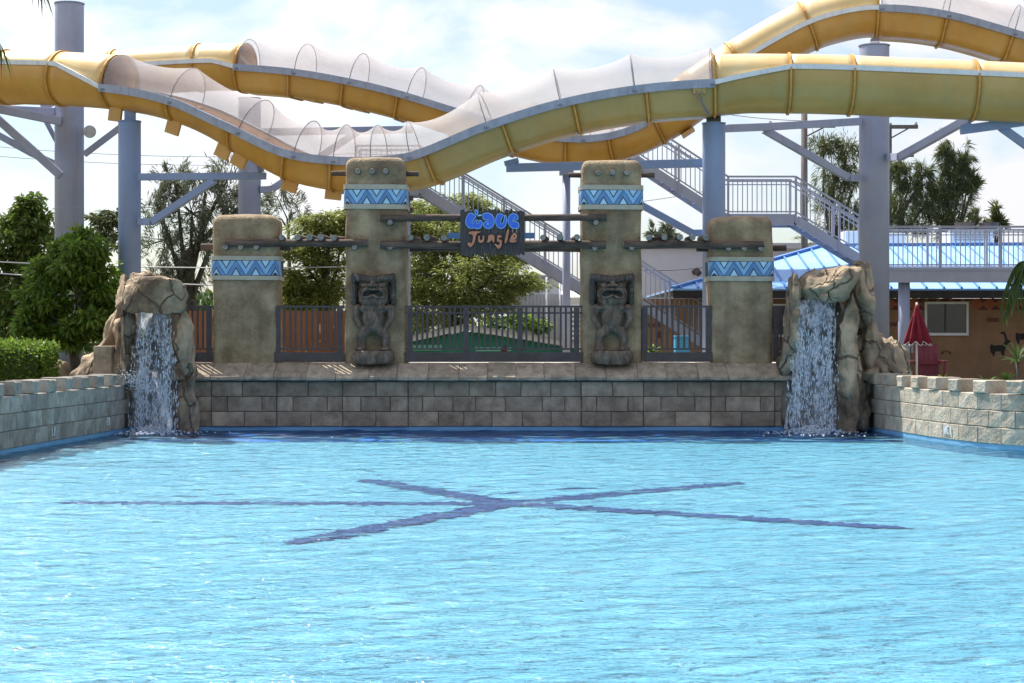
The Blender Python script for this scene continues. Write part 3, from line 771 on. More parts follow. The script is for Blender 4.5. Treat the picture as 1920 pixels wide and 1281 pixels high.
WAVE = [
 [[(400, 285), (520, 345), (470, 415), (440, 470), (445, 500), (480, 480), (515, 422), (545, 428), (522, 468), (548, 500), (580, 478), (566, 436), (610, 432), (636, 485), (612, 555), (550, 590), (488, 560), (430, 580), (360, 545), (326, 470), (340, 385)]],
 [[(650, 412), (648, 312), (720, 293), (800, 318), (845, 380), (857, 455), (830, 535), (770, 580), (705, 575), (662, 535), (660, 488), (690, 450), (745, 442), (756, 428), (735, 415)], disc(737, 492, 20)],
 [[(930, 308), (1022, 322), (998, 372), (972, 430), (966, 480), (985, 503), (1012, 490), (1036, 440), (1046, 380), (1052, 338), (1066, 345), (1084, 405), (1078, 475), (1046, 552), (990, 580), (935, 568), (892, 512), (880, 430), (898, 355)]],
 [[(1215, 306), (1278, 330), (1297, 385), (1275, 425), (1195, 418), (1180, 432), (1190, 452), (1250, 456), (1304, 474), (1308, 574), (1220, 578), (1155, 545), (1115, 480), (1110, 410), (1134, 348), (1172, 316)], disc(1226, 378, 15)],
 [[(500, 250), (522, 233), (552, 275), (546, 312), (530, 332), (500, 285)]]]
JUNGLE = [
 [[(385, 632), (612, 632), (606, 655), (525, 672), (490, 850), (430, 928), (400, 925), (348, 868), (400, 825), (422, 860), (450, 838), (470, 690), (383, 688)]],
 [[(558, 712), (592, 715), (594, 788), (612, 800), (640, 780), (640, 715), (674, 700), (668, 812), (620, 854), (553, 830)]],
 [[(735, 702), (862, 688), (858, 840), (825, 840), (818, 785), (757, 842), (712, 840), (748, 770)]],
 [[(925, 688), (1002, 718), (985, 752), (945, 740), (935, 785), (1000, 788), (995, 902), (930, 968), (900, 922), (848, 868), (880, 862), (930, 892), (960, 850), (955, 830), (903, 826), (905, 760)]],
 [[(1090, 600), (1137, 590), (1085, 852), (1036, 852)]],
 [[(1240, 653), (1288, 725), (1245, 792), (1188, 797), (1272, 800), (1272, 832), (1150, 844), (1134, 810), (1160, 730), (1200, 678)], disc(1230, 725, 15)]]
for g in WAVE:
    l = letter('letter', g, M['sign_blue'], 0.022, 0.016, -0.004, 1, sg)
    letter('letter_outline', g[:1], M['sign_sky'], 0.004, 0.016, 0.011, 1, l)
letter('leaf_mark', [[(540, 355), (570, 322), (630, 322), (620, 350), (580, 354)]], M['sign_sky'], 0.022, 0.016, 0, 2, sg)
for g in JUNGLE:
    l = letter('letter', g, M['sign_orange'], 0.022, 0.016, 0.0, 1, sg)
    letter('letter_outline', g[:1], M['sign_dark'], 0.004, 0.016, 0.014, 1, l)
bb = MB().box(P(921, 442, PY + 0.45), (1.70, 0.10, 0.11)).build('blue_beam', M['tile_mid'])
tag(bb, 'short pale blue beam behind the hanging sign', 'beam')

# ------------------------------------------------------------------ carved statues
def ellipsoid(b, c, r, rot=None, n=14):
    rows = []
    for i in range(n + 1):
        th = math.pi * i / n; row = []
        for j in range(2 * n + 1):
            ph = math.pi * j / n
            p = Vector((r[0] * math.sin(th) * math.cos(ph), r[1] * math.sin(th) * math.sin(ph), r[2] * math.cos(th)))
            if rot is not None: p = rot @ p
            row.append(Vector(c) + p)
        rows.append(row)
    b.grid(rows)
def limb(b, p, q, r0, r1):
    p = Vector(p); q = Vector(q); n_ = 6
    for i in range(n_ + 1):
        t = i / n_; r = r0 + (r1 - r0) * t; ellipsoid(b, p.lerp(q, t), (r, r, r), n=7)
def tiki(px, label, mirror=1):
    s = PY / F; X0 = (px - 960) * s
    zb = CH - (682 - HZ) * s
    root = thing('tiki_statue', (X0, PY - 0.1, zb), label, 'statue', 'carved statues on the tall pillars')
    def V(dx, y, dz): return Vector((X0 + dx * s * mirror, PY - y, CH - (dz - HZ) * s))
    b = MB()
    # one carved figure: legs, hips, belly, arms, shoulders, head
    for sg_ in (-1, 1):
        limb(b, V(sg_ * 11, .12, 618), V(sg_ * 23, .13, 630), .105, .095)
        limb(b, V(sg_ * 23, .12, 632), V(sg_ * 22, .10, 652), .095, .085)
        ellipsoid(b, V(sg_ * 23, .17, 655), (.115, .15, .05))
        limb(b, V(sg_ * 31, .10, 581), V(sg_ * 33, .11, 597), .085, .07)
        limb(b, V(sg_ * 33, .11, 598), V(sg_ * 26, .15, 612), .07, .055)
        ellipsoid(b, V(sg_ * 29, .10, 577), (.10, .11, .07))
        ellipsoid(b, V(sg_ * 13, .19, 578), (.15, .08, .055))
    ellipsoid(b, V(0, .12, 596), (.215, .17, .25))
    ellipsoid(b, V(0, .12, 580), (.32, .14, .10))
    ellipsoid(b, V(0, .12, 612), (.16, .14, .12))
    ellipsoid(b, V(0, .13, 552), (.30, .17, .24))
    ellipsoid(b, V(0, .17, 562), (.285, .15, .15))
    for sg_ in (-1, 1): ellipsoid(b, V(sg_ * 12, .22, 538), (.14, .06, .04), Matrix.Rotation(sg_ * mirror * -0.35, 3, 'Y'))
    o = b.build('figure', M['tiki'], root)
    md = o.modifiers.new('join', 'REMESH'); md.mode = 'VOXEL'; md.voxel_size = 0.014; md.use_smooth_shade = True
    sm = o.modifiers.new('soften', 'SMOOTH'); sm.factor = 0.5; sm.iterations = 3
    # nose
    nb_ = MB()
    for sg_ in (-1, 1):
        ellipsoid(nb_, V(sg_ * 5.2, .33, 537), (.055, .06, .045))
    ellipsoid(nb_, V(0, .31, 533), (.05, .06, .07))
    nose = nb_.build('nose', M['tiki'], root, smooth=True)
    for sg_ in (-1, 1):
        h = MB(); ellipsoid(h, V(sg_ * 5.2, .385, 538.5), (.026, .02, .022), n=8); h.build('nostril', M['tiki_dark'], nose, smooth=True)
    # mouth: a figure-of-eight opening turned down at the ends, with double lips
    def mouth(t, k):
        a = 2 * math.pi * t; x = 21 * k * math.cos(a)
        y = (11.5 * k) * math.sin(a) * (0.55 + 0.45 * abs(math.cos(a)) ** 0.8) + 3.0 * (abs(math.cos(a)) - 0.5)
        if math.sin(a) > 0: y -= 3.0 * (1 - abs(math.cos(a)))
        return x, y
    def yface(x, z): # front of the muzzle
        return .345 - .12 * (abs(x) / 24) ** 2.2
    cav = MB(); pts = [mouth(i / 40, 0.93) for i in range(40)]
    cav.prism(pts, lambda u, v: V(u, yface(u, v) + .012, 552 + v), lambda u, v: V(u, .06, 552 + v))
    cav.build('mouth', M['tiki_dark'], root)
    for kk, rr in ((1.0, .022), (1.22, .022)):
        path = [V(mouth(i / 48, kk)[0], yface(*mouth(i / 48, kk)) + (.02 if kk < 1.1 else -.01), 552 + mouth(i / 48, kk)[1]) for i in range(49)]
        MB().tube(path, rr, 8).build('lip', M['tiki'], root, smooth=True)
    # eyes: slanted brow lids
    for sg_ in (-1, 1):
        e = [V(sg_ * (9 + 13 * t), .27 - .09 * t, 535 - 2.5 * math.sin(t * 3.1) + 3 * t) for t in [i / 8 for i in range(9)]]
        MB().tube(e, [.012 + .02 * math.sin(math.pi * i / 8) for i in range(9)], 8).build('eyelid', M['tiki'], root, smooth=True)
    # hair: a comb of thick locks over the brow and down both sides
    for i in range(23):
        t = (i - 11) / 11; x = 37 * t
        ytop = 514 + 5 * (1 - abs(t)) ** 1.2; yb = 529 + 5 * math.exp(-(t * 3) ** 2) - 2 * abs(t)
        if abs(t) > .93: yb += 6
        MB().tube([V(x * 1.06, .10, ytop), V(x * 1.04, .20, ytop + 4), V(x, .25 - .06 * abs(t), (ytop + yb) / 2 + 2), V(x * .97, .24 - .07 * abs(t), yb)], [.018, .036, .038, .022], 7).build('hair_lock', M['tiki_hair'], root, smooth=True)
    for sg_ in (-1, 1):
        for i in range(12):
            z = 527 + i * 3.9
            MB().tube([V(sg_ * 41, .02, z - 2), V(sg_ * 39.5, .11, z - 1), V(sg_ * 34.5, .13, z + 1), V(sg_ * 32, .08, z + 1.5)], [.016, .026, .026, .012], 7).build('hair_lock', M['tiki_hair'], root, smooth=True)
        MB().tube([V(sg_ * 29, .10, 530), V(sg_ * 31, .14, 540), V(sg_ * 31.5, .13, 556), V(sg_ * 30, .06, 572)], [.02, .028, .028, .014], 8).build('side_hair', M['tiki_dark'], root, smooth=True)
    # stone the figure stands on
    bs = MB(); rows = []
    for i in range(9):
        a = -math.pi / 2 + math.pi * i / 8; row = []
        for j in range(25):
            t = 2 * math.pi * j / 24; c_, s2 = math.cos(t), math.sin(t)
            x = 40 * math.copysign(abs(c_) ** .5, c_) * (.80 + .20 * math.cos(a)); y = .16 + .26 * math.copysign(abs(s2) ** .6, s2) * (.8 + .2 * math.cos(a))
            p = V(x, y, 670 - 12.5 * math.sin(a))
            row.append(p + Vector((noise.noise(p * 4), noise.noise(p * 4 + Vector((3, 3, 3))), noise.noise(p * 5))) * 0.022)
        rows.append(row)
    bs.grid(rows); k = len(rows[0]); bs.f.append(tuple(range(k - 1))); bs.f.append(tuple(8 * k + q for q in range(k - 1))[::-1])
    bs.build('footstone', M['tiki'], root, smooth=True)
    return root
tiki(701, 'carved open-mouthed tiki figure on the tall pillar left of the sign')
tiki(1147, 'carved open-mouthed tiki figure on the tall pillar right of the sign', -1)

# ------------------------------------------------------------------ metal fences between the pillars
FY = 36.52
def fence(pxl, pxr, posts, bars, label, mid=True, top=575):
    root = thing('metal_fence', P((pxl + pxr) / 2, 678, FY), label, 'fence', 'dark metal fences between the pillars')
    def rail(y, h, a=pxl, b=pxr, d=0.05, nm='rail'):
        p, q = P(a, y, FY), P(b, y, FY); MB().box(((p.x + q.x) / 2, FY, p.z), (q.x - p.x, d, h)).build(nm, M['dark_metal'], root)
    rail(669.5, 0.185, d=0.10, nm='base_rail'); rail(top, 0.038); rail(654.5, 0.034)
    if mid: rail(587, 0.032)
    s = FY / F
    zt, zb = CH - (top - HZ) * s, CH - (661 - HZ) * s
    pm = withmat(MB().box((0, 0, 0), (0.105, 0.06, zt - zb - .02)).mesh('post'), M['dark_metal'])
    bm_ = withmat(MB().box((0, 0, 0), (0.042, 0.03, CH - (654 - HZ) * s - 0.018)).mesh('bar'), M['dark_metal'])
    zb2 = CH - (653 - HZ) * s; bm_ = withmat(MB().box((0, 0, 0), (0.042, 0.03, zt - zb2 - .01)).mesh('bar'), M['dark_metal'])
    for x in posts: inst(pm, 'post', ((x - 960) * s, FY - 0.004, (zt + zb) / 2 - .012), parent=root)
    for x in bars: inst(bm_, 'bar', ((x - 960) * s, FY + 0.002, (zt + zb2) / 2), parent=root)
    return root
fence(350, 400, [392], [352, 361, 371, 381], 'narrow dark metal fence between left waterfall rock and short pillar', False)
fence(514, 646, [521, 637], [533, 544, 554, 565, 575, 586, 596, 607, 617, 628], 'dark metal fence in front of brown boards between the two left pillars', False)
fence(760, 1092, [769, 874, 975, 1081], [782, 792, 801, 812, 822, 832, 843, 853, 864, 886, 898, 909, 920, 931, 942, 952, 963, 987, 999, 1010, 1019, 1029, 1040, 1051, 1061, 1071], 'wide dark metal fence below the hanging sign')
fence(1205, 1335, [1209, 1328], [1221, 1231, 1241, 1251, 1261, 1272, 1283, 1293, 1303, 1314], 'dark metal fence in front of the stairs between the two right pillars', False)
fence(1450, 1490, [1455], [1464, 1474, 1484], 'narrow dark metal fence between short pillar and right waterfall rock', False)
# brown board fence behind the left bays
bf = thing('board_fence', P(500, 680, 38.75), 'orange brown board fence behind the two left pillars', 'fence')
a, b = P(300, 583, 38.75), P(652, 583, 38.75); n_ = 27; wd = (b.x - a.x) / n_
bmesh_ = withmat(MB().box((0, 0, 0), (wd - 0.008, 0.03, 1.1)).mesh('board'), M['brown_wood'])
for i in range(n_): inst(bmesh_, 'board', (a.x + wd * (i + .5), 38.75 + rnd.uniform(-.006, .006), a.z - 0.55 + rnd.uniform(-.006, .006)), parent=bf)
MB().box(((a.x + b.x) / 2, 38.80, a.z - 0.2), (b.x - a.x, 0.05, 0.08)).build('rail', M['brown_wood'], bf)
# ------------------------------------------------------------------ rock formations with waterfalls
def boulder(c, r, seed, name, parent, m, planes=20, rough=0.09, rot=0.0, power=0.75, sub=5):
    bm_ = bmesh.new(); bmesh.ops.create_icosphere(bm_, subdivisions=sub, radius=1.0)
    r_ = random.Random(seed); pls = []
    for i in range(planes):
        n_ = Vector((r_.gauss(0, 1), r_.gauss(0, 1), r_.gauss(0, .8))).normalized(); pls.append((n_, r_.uniform(0.62, 0.86)))
    off = Vector((seed * 3.1, seed * 1.7, seed * 0.9)); ro = Matrix.Rotation(rot, 3, 'Y')
    rr = Vector(r)
    for v in bm_.verts:
        p = v.co.copy()
        p = Vector([math.copysign(abs(q) ** power, q) for q in p])
        for n_, d in pls:
            e = p.dot(n_) - d
            if e > 0: p -= n_ * e * 0.97
        q = Vector((p.x * rr.x, p.y * rr.y, p.z * rr.z))
        nn = v.co.normalized()
        k = noise.fractal(q * 1.5 + off, 0.9, 2.0, 5) * rough + abs(noise.noise(q * 2.3 + off)) * -rough * 1.1 + noise.noise(q * 6 + off) * 0.022 + (0.5 - abs(noise.noise(q * 3.3 + off))) * 0.05 + noise.noise(q * 14 + off) * 0.010
        # upright cracks
        k -= max(0, 0.10 - abs(noise.noise(Vector((q.x * 1.9, q.y * 1.9, q.z * 0.5)) + off))) * rough * 5
        q += nn * k
        v.co = Vector(c) + ro @ q
    me = bpy.data.meshes.new(name); bm_.to_mesh(me); bm_.free()
    return finish(bpy.data.objects.new(name, me), parent, m, True)

def px_boulder(x0, x1, y0, y1, Yd, depth, seed, name, parent, m=None, **k):
    c = P((x0 + x1) / 2, (y0 + y1) / 2, Yd); s = Yd / F
    return boulder(c, ((x1 - x0) / 2 * s * 1.12, depth / 2, (y1 - y0) / 2 * s * 1.12), seed, name, parent, m or M['rock'], **k)
rl = thing('waterfall_rock', P(270, 790, 35.6), 'brown artificial rock with waterfall beside the left notched wall', 'rock', 'waterfall rocks flanking the stone wall')
px_boulder(243, 347, 524, 584, 35.75, 1.5, 1, 'capstone', rl, planes=7, rough=0.05, power=0.3)
px_boulder(236, 290, 512, 560, 36.3, 1.2, 41, 'boulder', rl, planes=16, rough=0.06, power=0.5)
px_boulder(228, 252, 528, 800, 35.9, 1.1, 2, 'buttress', rl, rough=0.12, power=0.6, rot=-0.08)
px_boulder(205, 252, 560, 815, 36.0, 1.5, 3, 'buttress', rl, rough=0.14, power=0.6, rot=0.14)
px_boulder(332, 366, 565, 728, 35.75, 1.0, 4, 'buttress', rl, rough=0.10, power=0.6, rot=-0.12)
px_boulder(332, 374, 690, 830, 35.72, 0.7, 5, 'boulder', rl, rough=0.06, power=0.55)
px_boulder(240, 350, 560, 830, 36.5, 1.0, 6, 'back_slab', rl, M['wet_rock'], rough=0.10, power=0.5)
px_boulder(140, 235, 628, 770, 36.9, 1.4, 7, 'boulder', rl, rough=0.12, power=0.75, rot=0.55)
px_boulder(178, 248, 552, 770, 36.7, 1.4, 8, 'boulder', rl, rough=0.12, power=0.7, rot=0.30)
c = P(197, 690, 35.65); MB().box(c, (0.34, 0.5, 0.84)).build('block_pier', M['block'], rl, bevel=0.02)

rr_ = thing('waterfall_rock', P(1540, 790, 35.6), 'tall brown artificial rock with waterfall beside the right notched wall', 'rock', 'waterfall rocks flanking the stone wall')
px_boulder(1484, 1610, 506, 566, 35.9, 1.5, 11, 'capstone', rr_, planes=10, rough=0.09, power=0.45)
px_boulder(1584, 1648, 494, 620, 36.2, 1.4, 12, 'boulder', rr_, rough=0.10, power=0.6)
px_boulder(1466, 1504, 524, 700, 35.85, 1.1, 13, 'buttress', rr_, rough=0.10, power=0.6, rot=0.06)
px_boulder(1562, 1616, 534, 830, 35.65, 1.1, 14, 'buttress', rr_, rough=0.10, power=0.55, rot=0.02)
px_boulder(1588, 1660, 560, 760, 36.5, 1.5, 15, 'boulder', rr_, rough=0.15, power=0.6, rot=-0.1)
px_boulder(1600, 1725, 640, 790, 36.9, 1.6, 16, 'boulder', rr_, rough=0.14, power=0.8, rot=-0.35)
px_boulder(1608, 1690, 585, 790, 36.8, 1.5, 22, 'boulder', rr_, rough=0.14, power=0.7, rot=-0.3)
px_boulder(1480, 1600, 550, 830, 36.5, 1.0, 17, 'back_slab', rr_, M['wet_rock'], rough=0.10, power=0.5)
px_boulder(1456, 1492, 640, 830, 36.15, 0.6, 18, 'buttress', rr_, M['wet_rock'], rough=0.08, power=0.6)
px_boulder(1580, 1630, 690, 830, 35.75, 0.9, 19, 'boulder', rr_, M['wet_rock'], rough=0.08, power=0.55)
px_boulder(1536, 1556, 545, 566, 35.5, 0.5, 20, 'spout_stone', rr_, rough=0.04, sub=3)
px_boulder(1612, 1650, 688, 725, 36.0, 0.7, 21, 'boulder', rr_, rough=0.05, sub=3)

def waterfall(top, bot, Yt, Yb, seed, label, spray=None):
    (xa, xb, yt), (xc, xd, yb) = top, bot
    root = thing('waterfall', P((xc + xd) / 2, yb, Yb), label, 'waterfall', 'waterfalls pouring into the pool')
    for layer in range(3):
        rows = []
        for i in range(41):
            t = i / 40; row = []
            for j in range(25):
                u = j / 24; ins = layer * 0.06
                uu = ins + u * (1 - 2 * ins)
                x = (xa + (xb - xa) * uu) * (1 - t) + (xc + (xd - xc) * uu) * t
                y = yt + (yb - yt) * t; Yd = Yt + (Yb - Yt) * (t ** 0.5) + layer * 0.07
                p = P(x, y, Yd); q = Vector((p.x * 3.1, seed + layer * 7, p.z * 0.8))
                edge = min(u, 1 - u)
                row.append(p + Vector((noise.noise(q * 1.6) * 0.06, noise.noise(q * 2) * 0.10, 0)))
            rows.append(row)
        MB().grid(rows).build('water_sheet', M['fall'], root, smooth=True)
    # torn drops and strands
    rs_ = np.random.RandomState(seed); b = MB()
    oct_f = [(0, 2, 4), (2, 1, 4), (1, 3, 4), (3, 0, 4), (2, 0, 5), (1, 2, 5), (3, 1, 5), (0, 3, 5)]
    def drop(p, r, ln):
        b.add([p + Vector((-r, 0, 0)), p + Vector((r, 0, 0)), p + Vector((0, -r, 0)), p + Vector((0, r, 0)), p + Vector((0, 0, ln)), p + Vector((0, 0, -ln))], oct_f)
    for i in range(900):
        t = rs_.rand() ** 0.6; u = rs_.rand() * 1.16 - 0.08
        if rs_.rand() < 0.5: u = 0.5 + 0.55 * math.copysign(abs(u - .5) ** .5, u - .5)
        x = (xa + (xb - xa) * u) * (1 - t) + (xc + (xd - xc) * u) * t
        p = P(x, yt + (yb - yt) * t, Yt + (Yb - Yt) * t ** .5 - rs_.rand() * 0.12 * t)
        r = 0.004 + 0.006 * rs_.rand(); drop(p, r, r * (2 + 6 * rs_.rand()))
    if spray:
        for i in range(420):
            t = rs_.rand() ** 0.7; x = spray[0] + (spray[2] - spray[0]) * t + rs_.normal(0, 4 + 9 * (1 - t)); y = spray[1] + (spray[3] - spray[1]) * t + rs_.normal(0, 3 + 9 * (1 - t))
            drop(P(x, y, Yb - 0.15 * rs_.rand()), 0.006 + 0.007 * rs_.rand(), 0.010)
    o = b.build('falling_drops', M['foam'], root); o['kind'] = 'stuff'
    f = MB()
    for i in range(650):
        a = rs_.rand() * 6.283; q = abs(rs_.normal(0, .55))
        cx_, cy_ = P((xc + xd) / 2, 0, Yb).x, Yb - 0.15
        x = cx_ + math.cos(a) * q * ((xd - xc) / 2 * Yb / F + 0.35); y = cy_ + math.sin(a) * q * 0.75 - 0.1
        r = 0.008 + 0.022 * rs_.rand(); z = WZ + 0.005 + 0.16 * max(0, 1 - q) * rs_.rand() ** 2
        p = Vector((x, y, z)); f.add([p + Vector((-r, 0, 0)), p + Vector((r, 0, 0)), p + Vector((0, -r, 0)), p + Vector((0, r, 0)), p + Vector((0, 0, r * .5)), p + Vector((0, 0, -r * .5))], oct_f)
    o = f.build('foam', M['foam'], root, smooth=True); o['kind'] = 'stuff'
waterfall((256, 322, 584), (244, 330, 808), 35.55, 35.25, 5, 'white waterfall spilling from the rock at the left end of the wall', spray=(232, 705, 280, 730))
waterfall((1500, 1566, 562), (1474, 1566, 808), 35.6, 35.2, 9, 'white waterfall spilling from the rock at the right end of the wall')

# ------------------------------------------------------------------ water slides
def crom(pts):
    """pts: (px, py, Y) with px rising; returns f(px) -> point"""
    xs = [p[0] for p in pts]
    ys = np.array([[p[1], p[2]] for p in pts], float)
    ms = np.zeros_like(ys)
    for i in range(len(pts)):
        a, b = max(i - 1, 0), min(i + 1, len(pts) - 1); ms[i] = (ys[b] - ys[a]) / (xs[b] - xs[a])
    def f(x):
        i = min(max(int(np.searchsorted(xs, x)) - 1, 0), len(xs) - 2); h = xs[i + 1] - xs[i]; t = (x - xs[i]) / h
        v = (2 * t**3 - 3 * t**2 + 1) * ys[i] + (t**3 - 2 * t**2 + t) * h * ms[i] + (-2 * t**3 + 3 * t**2) * ys[i + 1] + (t**3 - t**2) * h * ms[i + 1]
        return P(x, v[0], v[1])
    return f
class Slide:
    def __init__(s, pts, rad, hfun, boxy, root):
        s.f = crom(pts); s.r = rad; s.h = hfun; s.boxy = boxy; s.root = root
    def frame(s, x):
        c = s.f(x); t = (s.f(x + 3) - s.f(x - 3)).normalized(); n_ = t.cross(Vector((0, 0, 1))).normalized(); u = n_.cross(t)
        return c, t, n_, u
    def steps(s, a, b):
        k = max(3, int((b - a) / 14)); return [a + (b - a) * i / k for i in range(k + 1)]
    def lower(s, x, grow=0.0):
        """outline of the trough from the front edge to the back edge"""
        h = s.h(x); r = s.r + grow; bx = s.boxy(x); out = []
        a0 = math.asin(max(-1, min(1, h / s.r)))
        for i in range(17):
            a = a0 + (-math.pi - 2 * a0) * i / 16
            rd = (math.cos(a) * r, math.sin(a) * r)
            # trapezoid profile with a crease half way down
            t = abs(i - 8) / 8; sg = 1 if i < 8 else -1
            if t > 0.55: w_ = (t - 0.55) / 0.45; q = (0.52 + (0.60 - 0.52) * w_, -0.34 + (h + 0.34) * w_)
            elif t > 0.2: w_ = (t - 0.2) / 0.35; q = (0.44 + 0.08 * w_, -0.66 + 0.32 * w_)
            else: q = (0.44 * t / 0.2, -0.66)
            q = (q[0] * sg * (r / 0.6), q[1] * (r / 0.6) if i not in (0, 16) else h)
            out.append((rd[0] * (1 - bx) + q[0] * bx, rd[1] * (1 - bx) + q[1] * bx))
        return out
    def upper(s, x):
        h = s.h(x); a0 = math.asin(max(-1, min(1, h / s.r))); return [((s.r - .012) * math.cos(a0 + (math.pi - 2 * a0) * i / 14), (s.r - .012) * math.sin(a0 + (math.pi - 2 * a0) * i / 14)) for i in range(15)]
    def loft(s, a, b, fn, name, m, solid=0.03):
        rows = []
        for x in s.steps(a, b):
            c, t, n_, u = s.frame(x); rows.append([c + n_ * p[0] + u * p[1] for p in fn(x)])
        return MB().grid(rows).build(name, m, s.root, smooth=True, solid=solid)
    def rim(s, a, b, m, ht, name='rim'):
        for side in (1, -1):
            rows = []
            for x in s.steps(a, b):
                c, t, n_, u = s.frame(x); q = s.lower(x)[0 if side == 1 else 16]
                e = c + n_ * q[0] + u * q[1]; o = n_ * side
                rows.append([e + o * .025 - u * ht * .75, e + o * .065 - u * ht * .75, e + o * .065 + u * ht * .25, e - o * .02 + u * ht * .25, e - o * .02 + u * ht * .2])
            MB().grid(rows).build(name, m, s.root)
    def ring(s, x, full, m):
        c, t, n_, u = s.frame(x); pts = [(p[0] * 1.0, p[1]) for p in s.lower(x, 0.0)]
        prof = pts + (s.upper(x)[::-1][1:-1] if full else [])
        if full: prof = prof + [prof[0]]
        rows = []
        for dt, g in ((-.025, 0.0), (-.02, 0.05), (.02, 0.05), (.025, 0.0)):
            rows.append([c + t * dt + (n_ * p[0] + u * p[1]) * (1 + g / s.r) for p in prof])
        return MB().grid(rows).build('joint_ring', m, s.root)
    def hoop_pts(s, x, k=1.0, n=16, sink=0.0):
        c, t, n_, u = s.frame(x); h = s.h(x); wd = 0.60
        return [c + n_ * (wd * math.cos(math.pi * i / n)) * (1 - sink * .25) + u * (h + .02 + s.hh * k * math.sin(math.pi * i / n) ** 0.85) for i in range(n + 1)]
    def nets(s, xs, hh=0.74):
        s.hh = hh
        for x in xs:
            MB().tube(s.hoop_pts(x), 0.010, 6).build('hoop', M['hoop'], s.root, smooth=True)
            for side in (0, -1):
                q = s.hoop_pts(x)[side]; MB().box(q - Vector((0, .01, .10)), (0.10, 0.16, 0.035)).build('hoop_clamp', M['hoop'], s.root)
        for a, b in zip(xs, xs[1:]):
            rows = []
            for i in range(11):
                t = i / 10; sag = 4 * t * (1 - t)
                rows.append(s.hoop_pts(a + (b - a) * t, 1.02 - 0.22 * sag, 18, 0.25 * sag))
            MB().grid(rows).build('net_panel', M['net'], s.root, smooth=True)
def ramp(x, pts):
    return float(np.interp(x, [p[0] for p in pts], [p[1] for p in pts]))
ra = thing('water_slide', P(700, 360, 39), 'front yellow water slide dipping behind the tall pillars under white netting', 'water slide', 'yellow water slides')
A = Slide([(-140, 140, 43.6), (-40, 143, 43.2), (60, 146, 42.7), (130, 148, 42.3), (222, 155, 41.7), (300, 167, 41.1), (380, 192, 40.6), (460, 232, 40.1), (560, 283, 39.6), (640, 299, 39.3),
           (720, 300, 39.05), (790, 290, 38.9), (920, 237, 38.65), (1050, 196, 38.5), (1190, 170, 38.4), (1338, 158, 38.3), (1480, 157, 38.2), (1600, 160, 38.15), (1830, 170, 38.1), (2060, 180, 38.0)],
          0.60, lambda x: ramp(x, [(-200, .30), (130, .30), (222, -.14), (400, -.12), (640, -.03), (1338, -.02), (1480, .30), (2100, .30)]),
          lambda x: ramp(x, [(222, 0), (420, 0.1), (640, 1), (1330, 1), (1338, 0.6), (1400, 0.0)]), ra)
ja = [-140, 12, 118, 222, 345, 462, 560, 640, 735, 805, 945, 1075, 1210, 1338, 1478, 1594, 1824, 2050]
for a, b in zip(ja, ja[1:]):
    tube = b <= 222 or a >= 1338
    green = a >= 735  # right half, where pool light is coloured onto the shell
    A.loft(a, b, A.lower, 'tube_trough' if tube else 'chute_section', M['slide_pool_tint'] if green else M['slide'])
    if tube: A.loft(a, b, A.upper, 'tube_cover', M['slide_faded_sunlit'])
    A.rim(a, b, M['rim_white'] if tube else M['rim'], 0.10 if tube else 0.17)
for x in ja[1:-1]: A.ring(x, x <= 222 or x >= 1338, M['ring'])
A.nets([228, 352, 478, 575, 645, 711, 780, 920, 1053, 1190, 1334])
for x in (236, 352, 452, 484, 570, 640):      # plates hanging under the joints
    c, t, n_, u = A.frame(x); rot = Matrix((t, -n_, u)).transposed()
    MB().box(c - u * 0.70 + n_ * 0.22, (0.36, 0.07, 0.34), rot).build('bracket', M['slide'], ra, bevel=0.01)
# hose box on the right part of the front slide
c, t, n_, u = A.frame(1308)
jb = MB().box(c + n_ * 0.60 - u * 0.20, (0.26, 0.10, 0.12)).build('junction_box', M['slide_pool_tint'], ra)
for k in (-1, 1):
    q = c + n_ * 0.66 - u * 0.2
    MB().tube([q + Vector((.05 * k, 0, 0)), q + Vector((.04 * k, -.03, -.14)), q + Vector((.10, -.02, -.36 - .05 * k)), q + Vector((.22, .02, -.52))], 0.014, 6).build('cable', M['hoop'], jb, smooth=True)

rb = thing('water_slide', P(700, 360, 46), 'rear yellow water slide rising at the right behind the front slide', 'water slide', 'yellow water slides')
B = Slide([(-140, 168, 50), (0, 156, 49.6), (150, 143, 49.2), (300, 132, 48.8), (400, 126, 48.5), (462, 127, 48.2), (570, 136, 47.6), (672, 154, 47.1), (780, 181, 46.7), (880, 212, 46.3), (980, 244, 46.0),
           (1080, 260, 45.7), (1170, 252, 45.5), (1250, 214, 45.4), (1310, 172, 45.3), (1400, 112, 45.2), (1500, 56, 45.1), (1570, 32, 45.0), (1642, 22, 44.9), (1760, 32, 44.8), (1890, 66, 44.7), (2060, 120, 44.6)],
          0.60, lambda x: ramp(x, [(-200, .2), (420, .1), (462, -.03), (1100, -.03), (1240, .05), (1642, 0.02), (2100, -.02)]),
          lambda x: ramp(x, [(455, 0), (470, 1), (1050, 1), (1150, 0), (1638, 0), (1650, 1)]), rb)
jb_ = [-140, 60, 218, 375, 460, 562, 662, 762, 865, 970, 1070, 1145, 1225, 1300, 1385, 1515, 1642, 1770, 1892, 2040]
for a, b in zip(jb_, jb_[1:]):
    tube = b <= 460 or 1225 <= a < 1642
    B.loft(a, b, B.lower, 'tube_trough' if tube else 'chute_section', M['slide'])
    if tube: B.loft(a, b, B.upper, 'tube_cover', M['slide_faded_sunlit'])
    B.rim(a, b, M['rim_white'] if tube else M['rim'], 0.11 if tube else 0.17)
for x in jb_[1:-1]: B.ring(x, x <= 460 or 1225 <= x <= 1642, M['ring'])
B.nets([466, 572, 672, 778, 885, 990, 1100, 1215])
B.nets([1648, 1770, 1892, 2010])
